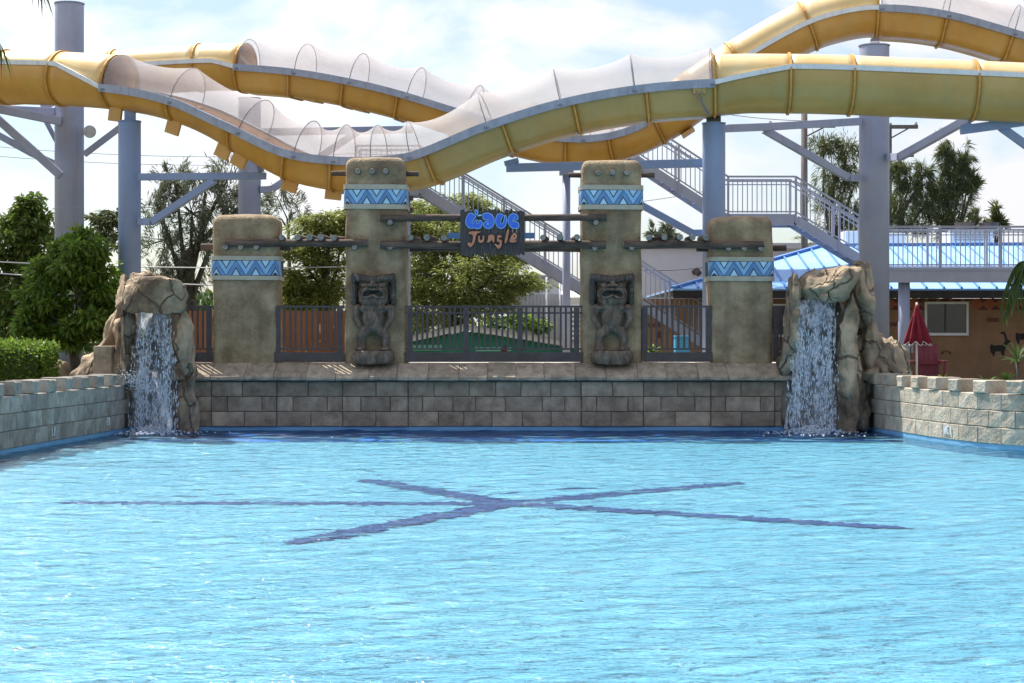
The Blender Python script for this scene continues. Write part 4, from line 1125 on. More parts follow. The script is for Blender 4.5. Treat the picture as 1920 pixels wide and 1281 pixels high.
for x in (600, 690, 1262):
    c, t, n_, u = B.frame(x); MB().box(c - u * 0.68 + n_ * .1, (0.34, 0.5, 0.07), Matrix((t, -n_, u)).transposed()).build('bracket', M['slide'], rb, bevel=0.01)

# ------------------------------------------------------------------ steel columns and arms under the slides
def column(px0, px1, ptop, Yd, label, m, zb=GZ, seams=()):
    s = Yd / F; r = (px1 - px0) / 2 * s; cx = ((px0 + px1) / 2 - 960) * s; zt = CH - (ptop - HZ) * s
    root = thing('steel_column', (cx, Yd, zb), label, 'column', 'steel columns carrying the slides')
    MB().tube([(cx, Yd, zb - .05), (cx, Yd, zt - .02), (cx, Yd, zt)], [r, r, r * .98], 28).build('shaft', m, root, smooth=False)
    o = root.children[0]; o.data.polygons.foreach_set('use_smooth', np.array([len(p.vertices) == 4 for p in o.data.polygons])); 
    MB().tube([(cx, Yd, zt + .001), (cx, Yd, zt + .025)], r * 1.05, 28).build('cap_plate', m, root)
    for y in seams:
        z = CH - (y - HZ) * s; MB().tube([(cx, Yd, z - .012), (cx, Yd, z + .012)], r * 1.012, 28).build('weld_seam', m, root)
    root['r'] = r
    return root
def arm(root, pts, Yd, wd, ht, m, name='arm', Y2=None):
    b = MB(); n_ = len(pts)
    for (x0, y0), (x1, y1), i in zip(pts, pts[1:], range(9)):
        ya = Yd if Y2 is None else Yd + (Y2 - Yd) * i / (n_ - 1); yb = Yd if Y2 is None else Yd + (Y2 - Yd) * (i + 1) / (n_ - 1)
        b.bar(P(x0, y0, ya), P(x1, y1, yb), wd, ht)
    return b.build(name, m, root, bevel=0.006)
cA = column(103, 157, 8, 46.0, 'thick grey steel column rising past the left end of the slides', M['steel'], seams=(240, 288, 390))
arm(cA, [(-60, 203), (104, 210)], 45.9, .18, .19, M['steel']); arm(cA, [(-60, 193), (114, 228)], 44.8, .18, .19, M['steel'], Y2=45.7)
arm(cA, [(-30, 200), (114, 330)], 45.4, .16, .20, M['steel'], 'brace'); arm(cA, [(-60, 222), (60, 288), (104, 308)], 46.4, .14, .17, M['steel'], 'brace')
arm(cA, [(158, 290), (232, 234)], 45.6, .12, .14, M['steel'], 'brace'); arm(cA, [(78, 212), (106, 265)], 46.4, .10, .11, M['steel'], 'brace')
arm(cA, [(78, 202), (112, 186)], 46.6, .14, .16, M['steel'], 'brace')
bs = px_boulder(86, 150, 668, 760, 45.7, 1.3, 31, 'base_stone', cA, M['rock'], planes=8, rough=0.05, power=0.5)
fl = thing('floodlight', P(150, 248, 45.6), 'round metal floodlight fixed to the thick left column', 'floodlight')
c = P(168, 247, 45.3); q = P(152, 246, 45.6); d = Vector((0.35, -0.9, -0.1)).normalized()
MB().tube([c - d * .22, c - d * .14, c - d * .02, c + d * .03], [.05, .08, .145, .155], 18).build('reflector', M['steel'], fl, smooth=True)
MB().tube([c + d * .03, c + d * .045], [.148, .14], 18).build('lens', M['lamp_glass'], fl)
MB().tube([q, c - d * .18], .03, 8).build('bracket', M['steel'], fl, smooth=True)
MB().box(q, (.12, .12, .16)).build('mount', M['steel'], fl)

cB = column(222, 264, 229, 41.5, 'steel blue column under the left bend of the front slide', M['steel_blue'])
MB().box(P(244, 215, 41.5), (0.20, 0.3, 0.34)).build('saddle', M['steel_blue'], cB)
arm(cB, [(262, 332), (497, 330)], 41.2, .15, .15, M['steel_blue'], Y2=40.2); arm(cB, [(262, 416), (285, 416), (402, 338)], 41.3, .14, .15, M['steel_blue'], 'brace', Y2=40.6)
MB().bar(P(490, 322, 40.2), P(484, 300, 40.2), .16, .12).build('saddle', M['steel_blue'], cB)
cC = column(447, 489, 186, 46.4, 'grey steel column standing behind the net left of centre', M['steel'])
arm(cC, [(488, 248), (774, 243)], 46.3, .16, .17, M['steel']); arm(cC, [(488, 356), (510, 355), (672, 246)], 46.3, .15, .16, M['steel'], 'brace')
cD = column(1317, 1360, 233, 38.6, 'pale blue steel column behind the short right pillar', M['steel_blue'], seams=(292,))
MB().bar(P(1338, 232, 38.6), P(1338, 222, 38.5), .3, .3).build('saddle', M['hoop'], cD)
arm(cD, [(949, 315), (1318, 306)], 38.9, .15, .17, M['steel_blue']); arm(cD, [(1120, 330), (1205, 386), (1298, 437), (1318, 437)], 38.9, .13, .14, M['steel_blue'], 'brace')
MB().bar(P(960, 308, 38.9), P(958, 300, 38.9), .22, .3).build('saddle', M['steel_blue'], cD)
cE = column(1611, 1667, 87, 43.6, 'thick grey steel column behind the right waterfall rock', M['steel'])
MB().bar(P(1639, 88, 43.7), P(1641, 80, 44.3), .2, .2).build('saddle', M['hoop'], cE)
arm(cE, [(1362, 241), (1440, 238), (1612, 228)], 41.0, .16, .17, M['steel'], Y2=43.4); arm(cE, [(1432, 243), (1590, 333), (1612, 334)], 42.2, .15, .16, M['steel'], 'brace', Y2=43.4)
arm(cE, [(1666, 295), (1688, 294), (1832, 214)], 43.4, .16, .17, M['steel'], Y2=40.5)
fr = thing('slide_support', P(1990, 640, 40), 'pale blue steel arm reaching in from the right edge under the slide', 'frame')
arm(fr, [(1801, 244), (2010, 216)], 38.3, .17, .18, M['steel_blue']); arm(fr, [(1876, 238), (1990, 320)], 38.4, .14, .16, M['steel_blue'], 'brace')
MB().bar(P(1818, 240, 38.3), P(1818, 222, 38.2), .07, .12).build('hanger', M['steel_blue'], fr)
x_, z_ = P(2000, 0, 38.4).x, P(0, 216, 38.4).z; MB().tube([(x_, 38.6, GZ - .05), (x_, 38.6, z_)], .25, 24).build('post', M['steel_blue'], fr, smooth=True)
po = thing('steel_post', P(1062, 640, 39.6), 'slim grey steel post under the beam beside the right tall pillar', 'post')
x_ = P(1062, 0, 39.6).x; MB().tube([(x_, 39.6, GZ - .05), (x_, 39.6, P(0, 330, 39.6).z)], .085, 14).build('shaft', M['steel'], po, smooth=True)
MB().box((x_, 39.6, P(0, 324, 39.6).z), (.3, .3, .10)).build('cap_plate', M['steel'], po)
po = thing('steel_post', P(764, 640, 38.6), 'slim grey steel post just right of the left tall pillar', 'post')
x_ = P(764, 0, 38.6).x; MB().tube([(x_, 38.6, 1.3), (x_, 38.6, P(0, 352, 38.6).z)], .06, 12).build('shaft', M['steel'], po, smooth=True)
for y in (372, 394): MB().box((x_, 38.55, P(0, y, 38.6).z), (.24, .2, .09)).build('clamp', M['dark_metal'], po)

# ------------------------------------------------------------------ stairs and walkway
def stair(name, label, segs, Yd, rail_h=1.02, wd=1.1, group='steel stairs and walkways behind the slides', posts_every=1.35, bal=0.125):
    """segs: list of (x0, y0, x1, y1) pixel lines of the string's top edge"""
    p0 = P(segs[-1][2], segs[-1][3], Yd); root = thing(name, (p0.x, p0.y, p0.z - .3), label, 'stairs' if name == 'staircase' else 'walkway', group)
    bm1 = withmat(MB().box((0, 0, 0), (0.024, 0.024, rail_h - 0.10)).mesh('baluster'), M['stair'])
    pm1 = withmat(MB().box((0, 0, 0), (0.06, 0.05, rail_h + 0.24)).mesh('post'), M['stair'])
    for (xa, ya, xb, yb) in segs:
        a, b = P(xa, ya, Yd), P(xb, yb, Yd); d = b - a; slope = d.z / max(1e-6, abs(d.x)); n_ = max(1, int(abs(d.x) / 0.28))
        for k, off in ((0, 0.0), (1, wd)):
            o = Vector((0, off, 0)); Z = Vector((0, 0, 1))
            MB().bar(a + o - Z * .15, b + o - Z * .15, .05, .30 * math.cos(math.atan(slope))).build('string', M['stair'], root)
            for hgt, th in ((rail_h, .05), (rail_h - .13, .03), (.07, .035)):
                MB().bar(a + o + Z * hgt, b + o + Z * hgt, .045, th).build('rail', M['stair'], root)
            np_ = max(1, round(d.length / posts_every))
            for i in range(np_ + 1):
                q = a.lerp(b, i / np_) + o + Z * (rail_h / 2 - .13); inst(pm1, 'post', q - Vector((0, .03, 0)), parent=root)
            if k == 0:
                nb_ = int(abs(d.x) / bal)
                for i in range(1, nb_):
                    inst(bm1, 'baluster', a.lerp(b, i / nb_) + Z * (rail_h / 2 - .01), parent=root)
        if abs(slope) > .2:
            tm = withmat(MB().box((0, 0, 0), (.28, wd - .06, .04)).mesh('tread'), M['stair'])
            for i in range(n_): inst(tm, 'tread', a.lerp(b, (i + .5) / n_) + Vector((0, wd / 2, -.12)), parent=root)
        else:
            MB().box((a + b) / 2 + Vector((0, wd / 2, -.05)), (abs(d.x), wd - .06, .06)).build('floor_plate', M['stair'], root)
    return root
st1 = stair('staircase', 'long grey steel staircase descending behind the hanging sign', [(668, 345, 790, 345), (790, 347, 1100, 538), (1100, 538, 1166, 538), (1166, 538, 1345, 650)], 50.0)
st2 = stair('staircase', 'upper grey steel staircase with landing behind the pale blue column', [(1150, 280, 1180, 281), (1180, 281, 1365, 402), (1365, 402, 1492, 402), (1492, 402, 1655, 502)], 50.5)
wk = stair('walkway', 'grey steel walkway with railing above the brown building', [(1648, 502, 1990, 502)], 46.6, wd=1.4, bal=0.118)
a, b = P(1600, 515, 46.55), P(1990, 515, 46.55)
MB().box(((a.x + b.x) / 2, 46.5, a.z - .02), (b.x - a.x, .06, .36)).build('girder', M['stair'], wk)
MB().box(((a.x + b.x) / 2, 46.46, a.z + .10), (b.x - a.x, .02, .012)).build('girder_lip', M['stair'], wk)
x_ = P(1695, 0, 46.8).x; MB().tube([(x_, 46.8, GZ - .05), (x_, 46.8, P(0, 527, 46.8).z)], .145, 18).build('leg', M['steel'], wk, smooth=True)
for rt, xs, Yd, yt in ((st1, (700,), 50.6, 540), (st2, (1400,), 51.2, 424)):
    for x in xs:
        x_ = P(x, 0, Yd).x; MB().tube([(x_, Yd, GZ - .05), (x_, Yd, P(0, 355 if x == 700 else (520 if x == 1060 else yt), Yd).z)], .10, 14).build('leg', M['steel'], rt, smooth=True)
# ------------------------------------------------------------------ brown building with blue metal roof
BY = 50.0
bd = thing('brown_building', P(1700, 660, BY), 'low brown building with blue ribbed roof behind the right waterfall', 'building')
xa, xb = P(1205, 0, BY).x, 24.0; ze = P(0, 560, BY).z
MB().box(((xa + xb) / 2, BY + 4.5, (ze + GZ) / 2 - .1), (xb - xa, 9.0, ze - GZ + .2)).build('wall', M['brown_wall'], bd)
# roof: eave line, hip at the left, ridge further back
EY = 48.9; e0 = P(1262, 543, EY); zl = e0.z; e1 = Vector((25.0, EY, zl)); rid_y = 54.0
r0 = P(1542, 463, rid_y); r1 = Vector((25.0, rid_y, r0.z + .10)); b0 = Vector((e0.x, 59.1, zl)); b1 = Vector((25.0, 59.1, zl))
rf = MB().add([e0, e1, r1, r0, b0, b1], [(0, 1, 2, 3), (0, 3, 4), (4, 3, 2, 5)]).build('roof', M['roof_blue'], bd, solid=0.05)
def roof_pt(t, x):    # t: 0 eave .. 1 ridge at a given eave x, clipped by the hip
    return Vector((x, EY + (rid_y - EY) * t, zl + (r0.z - zl) * t))
x = e0.x + 0.2
while x < 24:
    tm = min(1.0, (x - e0.x) / (r0.x - e0.x))
    a, b = roof_pt(0.0, x) + Vector((0, -.01, .05)), roof_pt(tm, x) + Vector((0, 0, .05)); MB().bar(a, b, .05, .05).build('roof_seam', M['roof_seam'], rf)
    x += 0.46
MB().bar(e0 + Vector((0, 0, .06)), r0 + Vector((0, 0, .06)), .14, .06).build('hip_cap', M['roof_seam'], rf)
MB().bar(r0 + Vector((0, 0, .06)), r1 + Vector((0, 0, .06)), .16, .06).build('ridge_cap', M['roof_seam'], rf)
MB().bar(e0 + Vector((0, -.02, -.13)), e1 + Vector((0, -.02, -.13)), .04, .20).build('fascia', M['paint_black'], bd)
def on_wall(px, py, off=.008):
    p = P(px, py, BY); return Vector((p.x, BY - off, p.z))
def wall_poly(pts, m, name, off=.008):
    MB().prism(pts, lambda u, v: on_wall(u, v, off), lambda u, v: on_wall(u, v, -.01)).build(name, m, bd)
# window
wx0, wx1, wy0, wy1 = 1733, 1815, 566, 629
a, b = on_wall(wx0, wy0), on_wall(wx1, wy1); c = (a + b) / 2; W_, H_ = b.x - a.x, a.z - b.z
wn = MB().box(c + Vector((0, -.01, 0)), (W_ - .1, .05, H_ - .1)).build('window', M['glass_dark'], bd)
for p, s2 in ((Vector((0, 0, H_ / 2 - .03)), (W_, .10, .06)), (Vector((0, 0, -H_ / 2 + .03)), (W_, .10, .07)), (Vector((-W_ / 2 + .03, 0, 0)), (.06, .098, H_ - .12)), (Vector((W_ / 2 - .03, 0, 0)), (.06, .098, H_ - .12))):
    MB().box(c + p + Vector((0, -.02, 0)), s2).build('window_frame', M['white_paint'], wn)
MB().box(c + Vector((-.03, -.04, 0)), (.035, .05, H_ - .12)).build('mullion', M['dark_metal'], wn)
wx0, wx1, wy0, wy1 = 1440, 1500, 570, 632
a, b = on_wall(wx0, wy0), on_wall(wx1, wy1); c = (a + b) / 2; W_, H_ = b.x - a.x, a.z - b.z
wn = MB().box(c + Vector((0, -.01, 0)), (W_ - .1, .05, H_ - .1)).build('window', M['glass_dark'], bd)
for dz in (H_ / 2 - .03, -H_ / 2 + .03): MB().box(c + Vector((0, -.02, dz)), (W_, .10, .06)).build('window_frame', M['white_paint'], wn)
# painted frieze of red diamonds and maroon triangles, animal and zigzag figures
for k in range(17):
    x = 1668 + k * 23.4
    if 1728 < x < 1822: continue
    wall_poly([(x - 11.5, 570), (x, 559.5), (x + 11.5, 570), (x, 580.5)], M['paint_red'], 'painted_diamond')
    wall_poly([(x + 2, 560), (x + 21, 560), (x + 11.7, 568)], M['paint_maroon'], 'painted_triangle'); wall_poly([(x + 2, 581), (x + 21, 581), (x + 11.7, 572.5)], M['paint_maroon'], 'painted_triangle')
for k in range(4): wall_poly([(1738 + k * 23, 560), (1758 + k * 23, 560), (1754 + k * 23, 564.5), (1742 + k * 23, 564.5)], M['paint_maroon'], 'painted_triangle')
goat = [(1857, 647), (1856, 654), (1858, 661), (1862, 666), (1861, 668), (1864, 668), (1866, 659), (1876, 659), (1879, 667), (1883, 668), (1883, 660), (1887, 650), (1890, 644), (1895, 642), (1895, 639), (1889, 637), (1886, 627), (1883, 622), (1878, 622), (1875, 626), (1877, 626.5), (1880, 625), (1883, 630), (1885, 638), (1883, 643), (1878, 647), (1864, 648), (1859, 646)]
wall_poly(goat, M['paint_black'], 'painted_goat')
goat2 = [(1905 + (x - 1857) * .8, y - 22) for x, y in goat]; wall_poly(goat2, M['paint_black'], 'painted_goat')
for bx, by in ((1850, 598), (1668, 606), (1215, 608)):
    for o in (0, 4):
        b = MB(); pts = [on_wall(bx + i * 3.3, by + o + (2.2 if i % 2 else -2.2), .006) for i in range(8)]
        for p, q in zip(pts, pts[1:]): b.bar(p, q, .008, .022, up=(0, 0, 1))
        b.build('painted_zigzag', M['paint_maroon'], bd)
for k in range(9):
    a_ = math.pi * (k / 8); p = on_wall(1774 + 6 * math.cos(a_), 664 - 4 * math.sin(a_), .006); q = on_wall(1774 + 10 * math.cos(a_), 664 - 7 * math.sin(a_), .006)
    MB().bar(p, q, .008, .02).build('painted_ray', M['paint_black'], bd)
wall_poly([(1238, 620), (1244, 626), (1240, 634), (1232, 634), (1229, 626)], M['paint_maroon'], 'painted_diamond')
# boxes by the wall
ub = MB().box(P(1679, 665, 49.3), (.34, .3, .62)).build('utility_box', M['white_paint'], bevel=.01); tag(ub, 'white utility box standing behind the right rock', 'box')
eb = MB().box(P(1713, 653, 49.6), (.17, .12, .26)).build('meter_box', M['corrugated'], bevel=.01); tag(eb, 'small grey meter box on the brown wall beside the umbrella', 'box')
# units standing on and behind the roof
def unit(px0, px1, py0, py1, Yd, dp, label, m, name='roof_unit'):
    a, b = P(px0, py0, Yd), P(px1, py1, Yd); root = thing(name, ((a.x + b.x) / 2, Yd, b.z), label, 'roof unit', 'units on the roof')
    MB().box(((a.x + b.x) / 2, Yd + dp / 2, (a.z + b.z) / 2 - .3), (b.x - a.x, dp, a.z - b.z + .6)).build('housing', m, root, bevel=.02)
    return root, a, b
u1, a, b = unit(1783, 1862, 432, 462, 55, 1.4, 'white air conditioning unit with grille on the blue roof', M['white_paint'])
for r_ in range(3):
    for k in range(8): MB().box((a.x + .14 + k * .13, 54.99, a.z - .12 - r_ * .08), (.10, .03, .045)).build('grille_slot', M['corrugated'], u1)
for k, (x0_, x1_) in enumerate(((1790, 1828), (1835, 1872))):
    a, b = P(x0_, 418, 56), P(x1_, 426, 56); o = MB().tube([((a.x + b.x) / 2, 56, b.z - .2), ((a.x + b.x) / 2, 56, b.z), ((a.x + b.x) / 2, 56, a.z)], [.25, .28, .31], 18).build('roof_vent', M['dark_metal'])
    tag(o, ('left' if k == 0 else 'right') + ' dark round vent cowl above the walkway railing', 'vent', 'vents on the roof')
u2, a, b = unit(1660, 1698, 437, 462, 55.5, 1.2, 'white sloped housing beside the thick right column', M['white_paint'])
u3, a, b = unit(1585, 1620, 433, 450, 56, 1.0, 'white unit on the roof behind the stair railing', M['white_paint'])

# ------------------------------------------------------------------ other buildings behind
gb = thing('grey_building', P(1400, 660, 74), 'large plain lilac grey building behind the stairs', 'building')
a, b = P(1196, 466, 74), P(1618, 660, 74)
MB().box(((a.x + b.x) / 2, 78, (a.z + GZ) / 2), (b.x - a.x, 8, a.z - GZ)).build('wall', M['grey_wall'], gb)
MB().box(((a.x + b.x) / 2, 77.96, a.z + .1), (b.x - a.x + .3, 8.3, .22)).build('parapet', M['grey_wall'], gb)
lm = MB().tube([P(1300, 512, 73.8), P(1306, 508, 73.7), P(1311, 514, 73.6)], [.10, .16, .12], 10).build('wall_lamp', M['dark_metal'], gb)
sh = thing('corrugated_shed', P(1030, 660, 62), 'grey corrugated shed behind the foot of the staircase', 'shed')
a, b = P(955, 552, 62), P(1062, 660, 62); cr = [(a.x + i * .06, 62 + (.02 if i % 2 else -.02)) for i in range(int((b.x - a.x) / .06))]
MB().grid([[Vector((x, y, GZ)) for x, y in cr], [Vector((x, y, a.z)) for x, y in cr]]).build('wall', M['corrugated'], sh)
MB().box(((a.x + b.x) / 2, 63.6, (a.z + GZ) / 2), (b.x - a.x - .1, 3, a.z - GZ - .1)).build('body', M['corrugated'], sh)
a2, b2 = P(985, 522, 62.4), P(1050, 552, 62.4)
up = MB().box(((a2.x + b2.x) / 2, 63.4, (a2.z + b2.z) / 2), (b2.x - a2.x, 2, a2.z - b2.z)).build('upper_wall', M['white_paint'], sh)
MB().box(((a2.x + b2.x) / 2, 63.3, a2.z + .06), (b2.x - a2.x + .3, 2.4, .08)).build('roof', M['corrugated'], sh)
for x in (1008,): MB().box(P(x, 536, 62.36), (.10, .04, .42)).build('window_bar', M['dark_metal'], up)
for x in (1025, 1050): MB().tube([P(x, 660, 61.7), P(x, 520, 61.7)], .03, 8).build('pipe', M['white_paint'], sh, smooth=True)
tk = thing('round_roof_building', P(1080, 660, 66), 'pale domed roof building behind the right tall pillar', 'building')
c = P(1090, 570, 68); MB().tube([(c.x, 70, GZ), (c.x, 70, c.z), (c.x, 70, c.z + .25), (c.x, 70, P(0, 545, 68).z)], [1.5, 1.5, 1.7, .9], 24).build('body', M['white_paint'], tk)
gr = thing('green_hut', P(900, 660, 52), 'low green gabled hut with white eaves behind the central fence', 'hut')
gp = [(740, 641), (872, 613), (1100, 648)]
GYD = 52.0
pts = [P(*p, GYD) for p in gp]
def hut(m, off, name, y0, y1, lower):
    poly = [(p.x, p.z - off) for p in pts] + [(pts[2].x, lower), (pts[0].x, lower)]
    return MB().prism(poly, lambda u, v: Vector((u, y0, v)), lambda u, v: Vector((u, y1, v))).build(name, m, gr)
hut(M['green_wall'], .13, 'wall', GYD, GYD + 4, GZ)
for i in (0, 1):
    a, b = pts[i], pts[i + 1]; MB().bar(a + Vector((0, -.35, -.02)), b + Vector((0, -.35, -.02)), .06, .15).build('fascia', M['white_paint'], gr)
    MB().bar(a + Vector((0, 1.8, .06)), b + Vector((0, 1.8, .06)), 4.6, .03).build('roof', M['corrugated'], gr)
tp = MB().box(P(800, 652, GYD - .02), (.85, .06, .16)).build('teal_panel', M['teal_wall'], gr); MB().box(P(925, 655, GYD - .02), (1.0, .06, .12)).build('teal_panel', M['teal_wall'], gr)
MB().box(P(945, 655, GYD - .06), (.16, .05, .14)).build('red_board', M['chair_red'], gr)
wr2 = MB().box(P(843, 605, 60), (.6, .6, 1.6)).build('white_post_wall', M['white_paint']); tag(wr2, 'pale wall piece behind the green hut roof', 'wall')
bn = thing('blue_bin', P(1280, 680, 46.5), 'bright blue bin behind the fence between the right pillars', 'bin')
a, b = P(1266, 633, 46.5), P(1294, 690, 46.5); MB().prism([(a.x, a.z), (b.x, a.z), (b.x - .03, GZ), (a.x + .03, GZ)], lambda u, v: Vector((u, 46.5, v)), lambda u, v: Vector((u, 47.0, v))).build('body', M['bin_blue'], bn)
MB().box(((a.x + b.x) / 2, 46.75, a.z + .02), (b.x - a.x + .04, .56, .05)).build('lid', M['bin_blue'], bn, bevel=.01)
rk = thing('slatted_rack', P(1080, 660, 47), 'stack of pale slats behind the fence at the right tall pillar', 'rack')
for k in range(7): MB().box(P(1074, 585 + k * 9, 47), (.36, .2, .055)).build('slat', M['log_end'], rk)
for x in (1068, 1080): MB().bar(P(x, 575, 47.1), P(x, 690, 47.1), .04, .04).build('upright', M['dark_metal'], rk)

# ------------------------------------------------------------------ closed red umbrella and chair
UY = 39.5
um = thing('closed_umbrella', P(1719, 745, UY), 'closed red parasol standing in front of the brown building', 'umbrella')
c = P(1719, 0, UY).x; zt, zb = P(0, 572, UY).z, P(0, 640, UY).z
rows = []
for i in range(13):
    t = i / 12; z = zt + (zb - zt) * t; row = []
    for j in range(49):
        a = 2 * math.pi * j / 48; r = (.03 + .215 * t ** 1.05) * (1 + .22 * math.cos(8 * a) * min(1, t * 2)); row.append(Vector((c + r * math.cos(a) + .02 * t, UY + r * math.sin(a), z - (.045 * (1 + math.cos(8 * a)) if i == 12 else 0))))
    rows.append(row)
cn = MB().grid(rows).build('canopy', M['fabric_red'], um, smooth=True, solid=.006)
MB().tube(rows[-1], .009, 6).build('hem', M['white_paint'], cn, smooth=True)
MB().tube([(c, UY, GZ), (c, UY, zt + .05)], .022, 10).build('pole', M['white_paint'], um, smooth=True)
MB().tube([(c, UY, zt), (c, UY, zt + .06)], [.03, .012], 8).build('finial', M['white_paint'], um)
MB().tube([(c, UY, GZ), (c, UY, GZ + .08)], [.25, .22], 20).build('base', M['dark_metal'], um)
ch = thing('slatted_chair', P(1740, 745, 40.2), 'red slatted wooden armchair under the closed parasol', 'chair')
CX, CY = P(1740, 0, 40.3).x, 40.3
def zc(y): return P(0, y, CY).z
for i in range(5):
    x = CX + (i - 2) * .105; top = zc(640) + (.05 if i == 2 else (.02 if i in (1, 3) else -.06))
    MB().bar((x * .98 + CX * .02, CY + .05, zc(712)), (x, CY + .28, top), .098, .025, up=(0, 1, 0)).build('back_slat', M['chair_red'], ch)
for i in range(4): MB().box((CX, CY - .30 + i * .11, zc(713) + i * -.006), (.56, .10, .025)).build('seat_slat', M['chair_red'], ch)
MB().box((CX, CY - .36, zc(718)), (.58, .03, .13)).build('apron', M['chair_red'], ch)
MB().box((CX, CY + .10, zc(680)), (.58, .04, .08)).build('back_rail', M['chair_red'], ch)
for s2 in (-1, 1):
    MB().box((CX + s2 * .28, CY - .32, (zc(678) + GZ) / 2), (.05, .09, zc(678) - GZ)).build('leg', M['chair_red'], ch)
    MB().box((CX + s2 * .28, CY + .22, (zc(700) + GZ) / 2), (.05, .09, zc(700) - GZ)).build('leg', M['chair_red'], ch)
    MB().box((CX + s2 * .31, CY - .06, zc(677)), (.13, .66, .028)).build('armrest', M['chair_red'], ch)

# ------------------------------------------------------------------ poles and wires
def power_pole(px, ptop, Yd, wpx, arms, label):
    s = Yd / F; x_ = (px - 960) * s; zt = CH - (ptop - HZ) * s
    root = thing('power_pole', (x_, Yd, GZ), label, 'power pole', 'wooden power poles behind the slides')
    MB().tube([(x_, Yd, GZ - .1), (x_, Yd, zt)], [wpx / 2 * s * 1.15, wpx / 2 * s * .9], 14).build('pole', M['pole_wood'], root, smooth=True)
    for xa_, xb_, y in arms:
        c = MB().bar(P(xa_, y, Yd - .2), P(xb_, y, Yd - .2), .10, .13).build('crossarm', M['pole_wood'], root)
        for q in (xa_ + 4, xb_ - 4):
            MB().tube([P(q, y - 2, Yd - .2), P(q, y - 5, Yd - .2), P(q, y - 9, Yd - .2)], [.03, .07, .04], 8).build('insulator', M['corrugated'], c)
        MB().bar(P(px, y + 22, Yd - .2), P((px + xb_) / 2 + 8, y + 3, Yd - .2), .05, .05).build('brace', M['pole_wood'], root)
    return root
power_pole(1508, 200, 62, 13, [(1440, 1566, 236)], 'wooden power pole between the two right steel columns')
power_pole(1669, 231, 66, 7, [(1640, 1721, 238), (1640, 1716, 378), (1640, 1713, 291)], 'slim wooden power pole just right of the thick right column')
def wire(pts, Yd, sag, r, m, label):
    a, b = P(*pts[0], Yd), P(*pts[1], Yd); o = MB().tube([a.lerp(b, i / 16) - Vector((0, 0, sag * 4 * (i / 16) * (1 - i / 16))) for i in range(17)], r, 5).build('overhead_wire', m, smooth=True)
    tag(o, label, 'wire', 'overhead wires')
wire([(-80, 268), (760, 282)], 75, .4, .012, M['wire'], 'thin wire high behind the two left columns')
wire([(-80, 286), (760, 296)], 75, .4, .012, M['wire'], 'thin wire just below the highest one behind the left columns')
wire([(-60, 488), (660, 500)], 47.5, .1, .016, M['wire_pale'], 'pale wire crossing the trees behind the short left pillar')
wire([(-60, 508), (660, 540)], 48, .1, .016, M['wire_pale'], 'lower pale wire crossing the trees beside the left rock')
wire([(1090, 388), (1340, 355)], 70, .1, .012, M['wire'], 'thin wire in the sky right of the right tall pillar')
wire([(1180, 505), (1340, 498)], 70, .1, .022, M['wire'], 'dark cable in front of the grey building wall')
wire([(1666, 400), (1710, 388)], 64, .25, .022, M['wire_pale'], 'pale looping cable beside the slim power pole')
wire([(1360, 214), (1760, 206)], 62, .3, .012, M['wire'], 'thin wire running under the right slide tube')

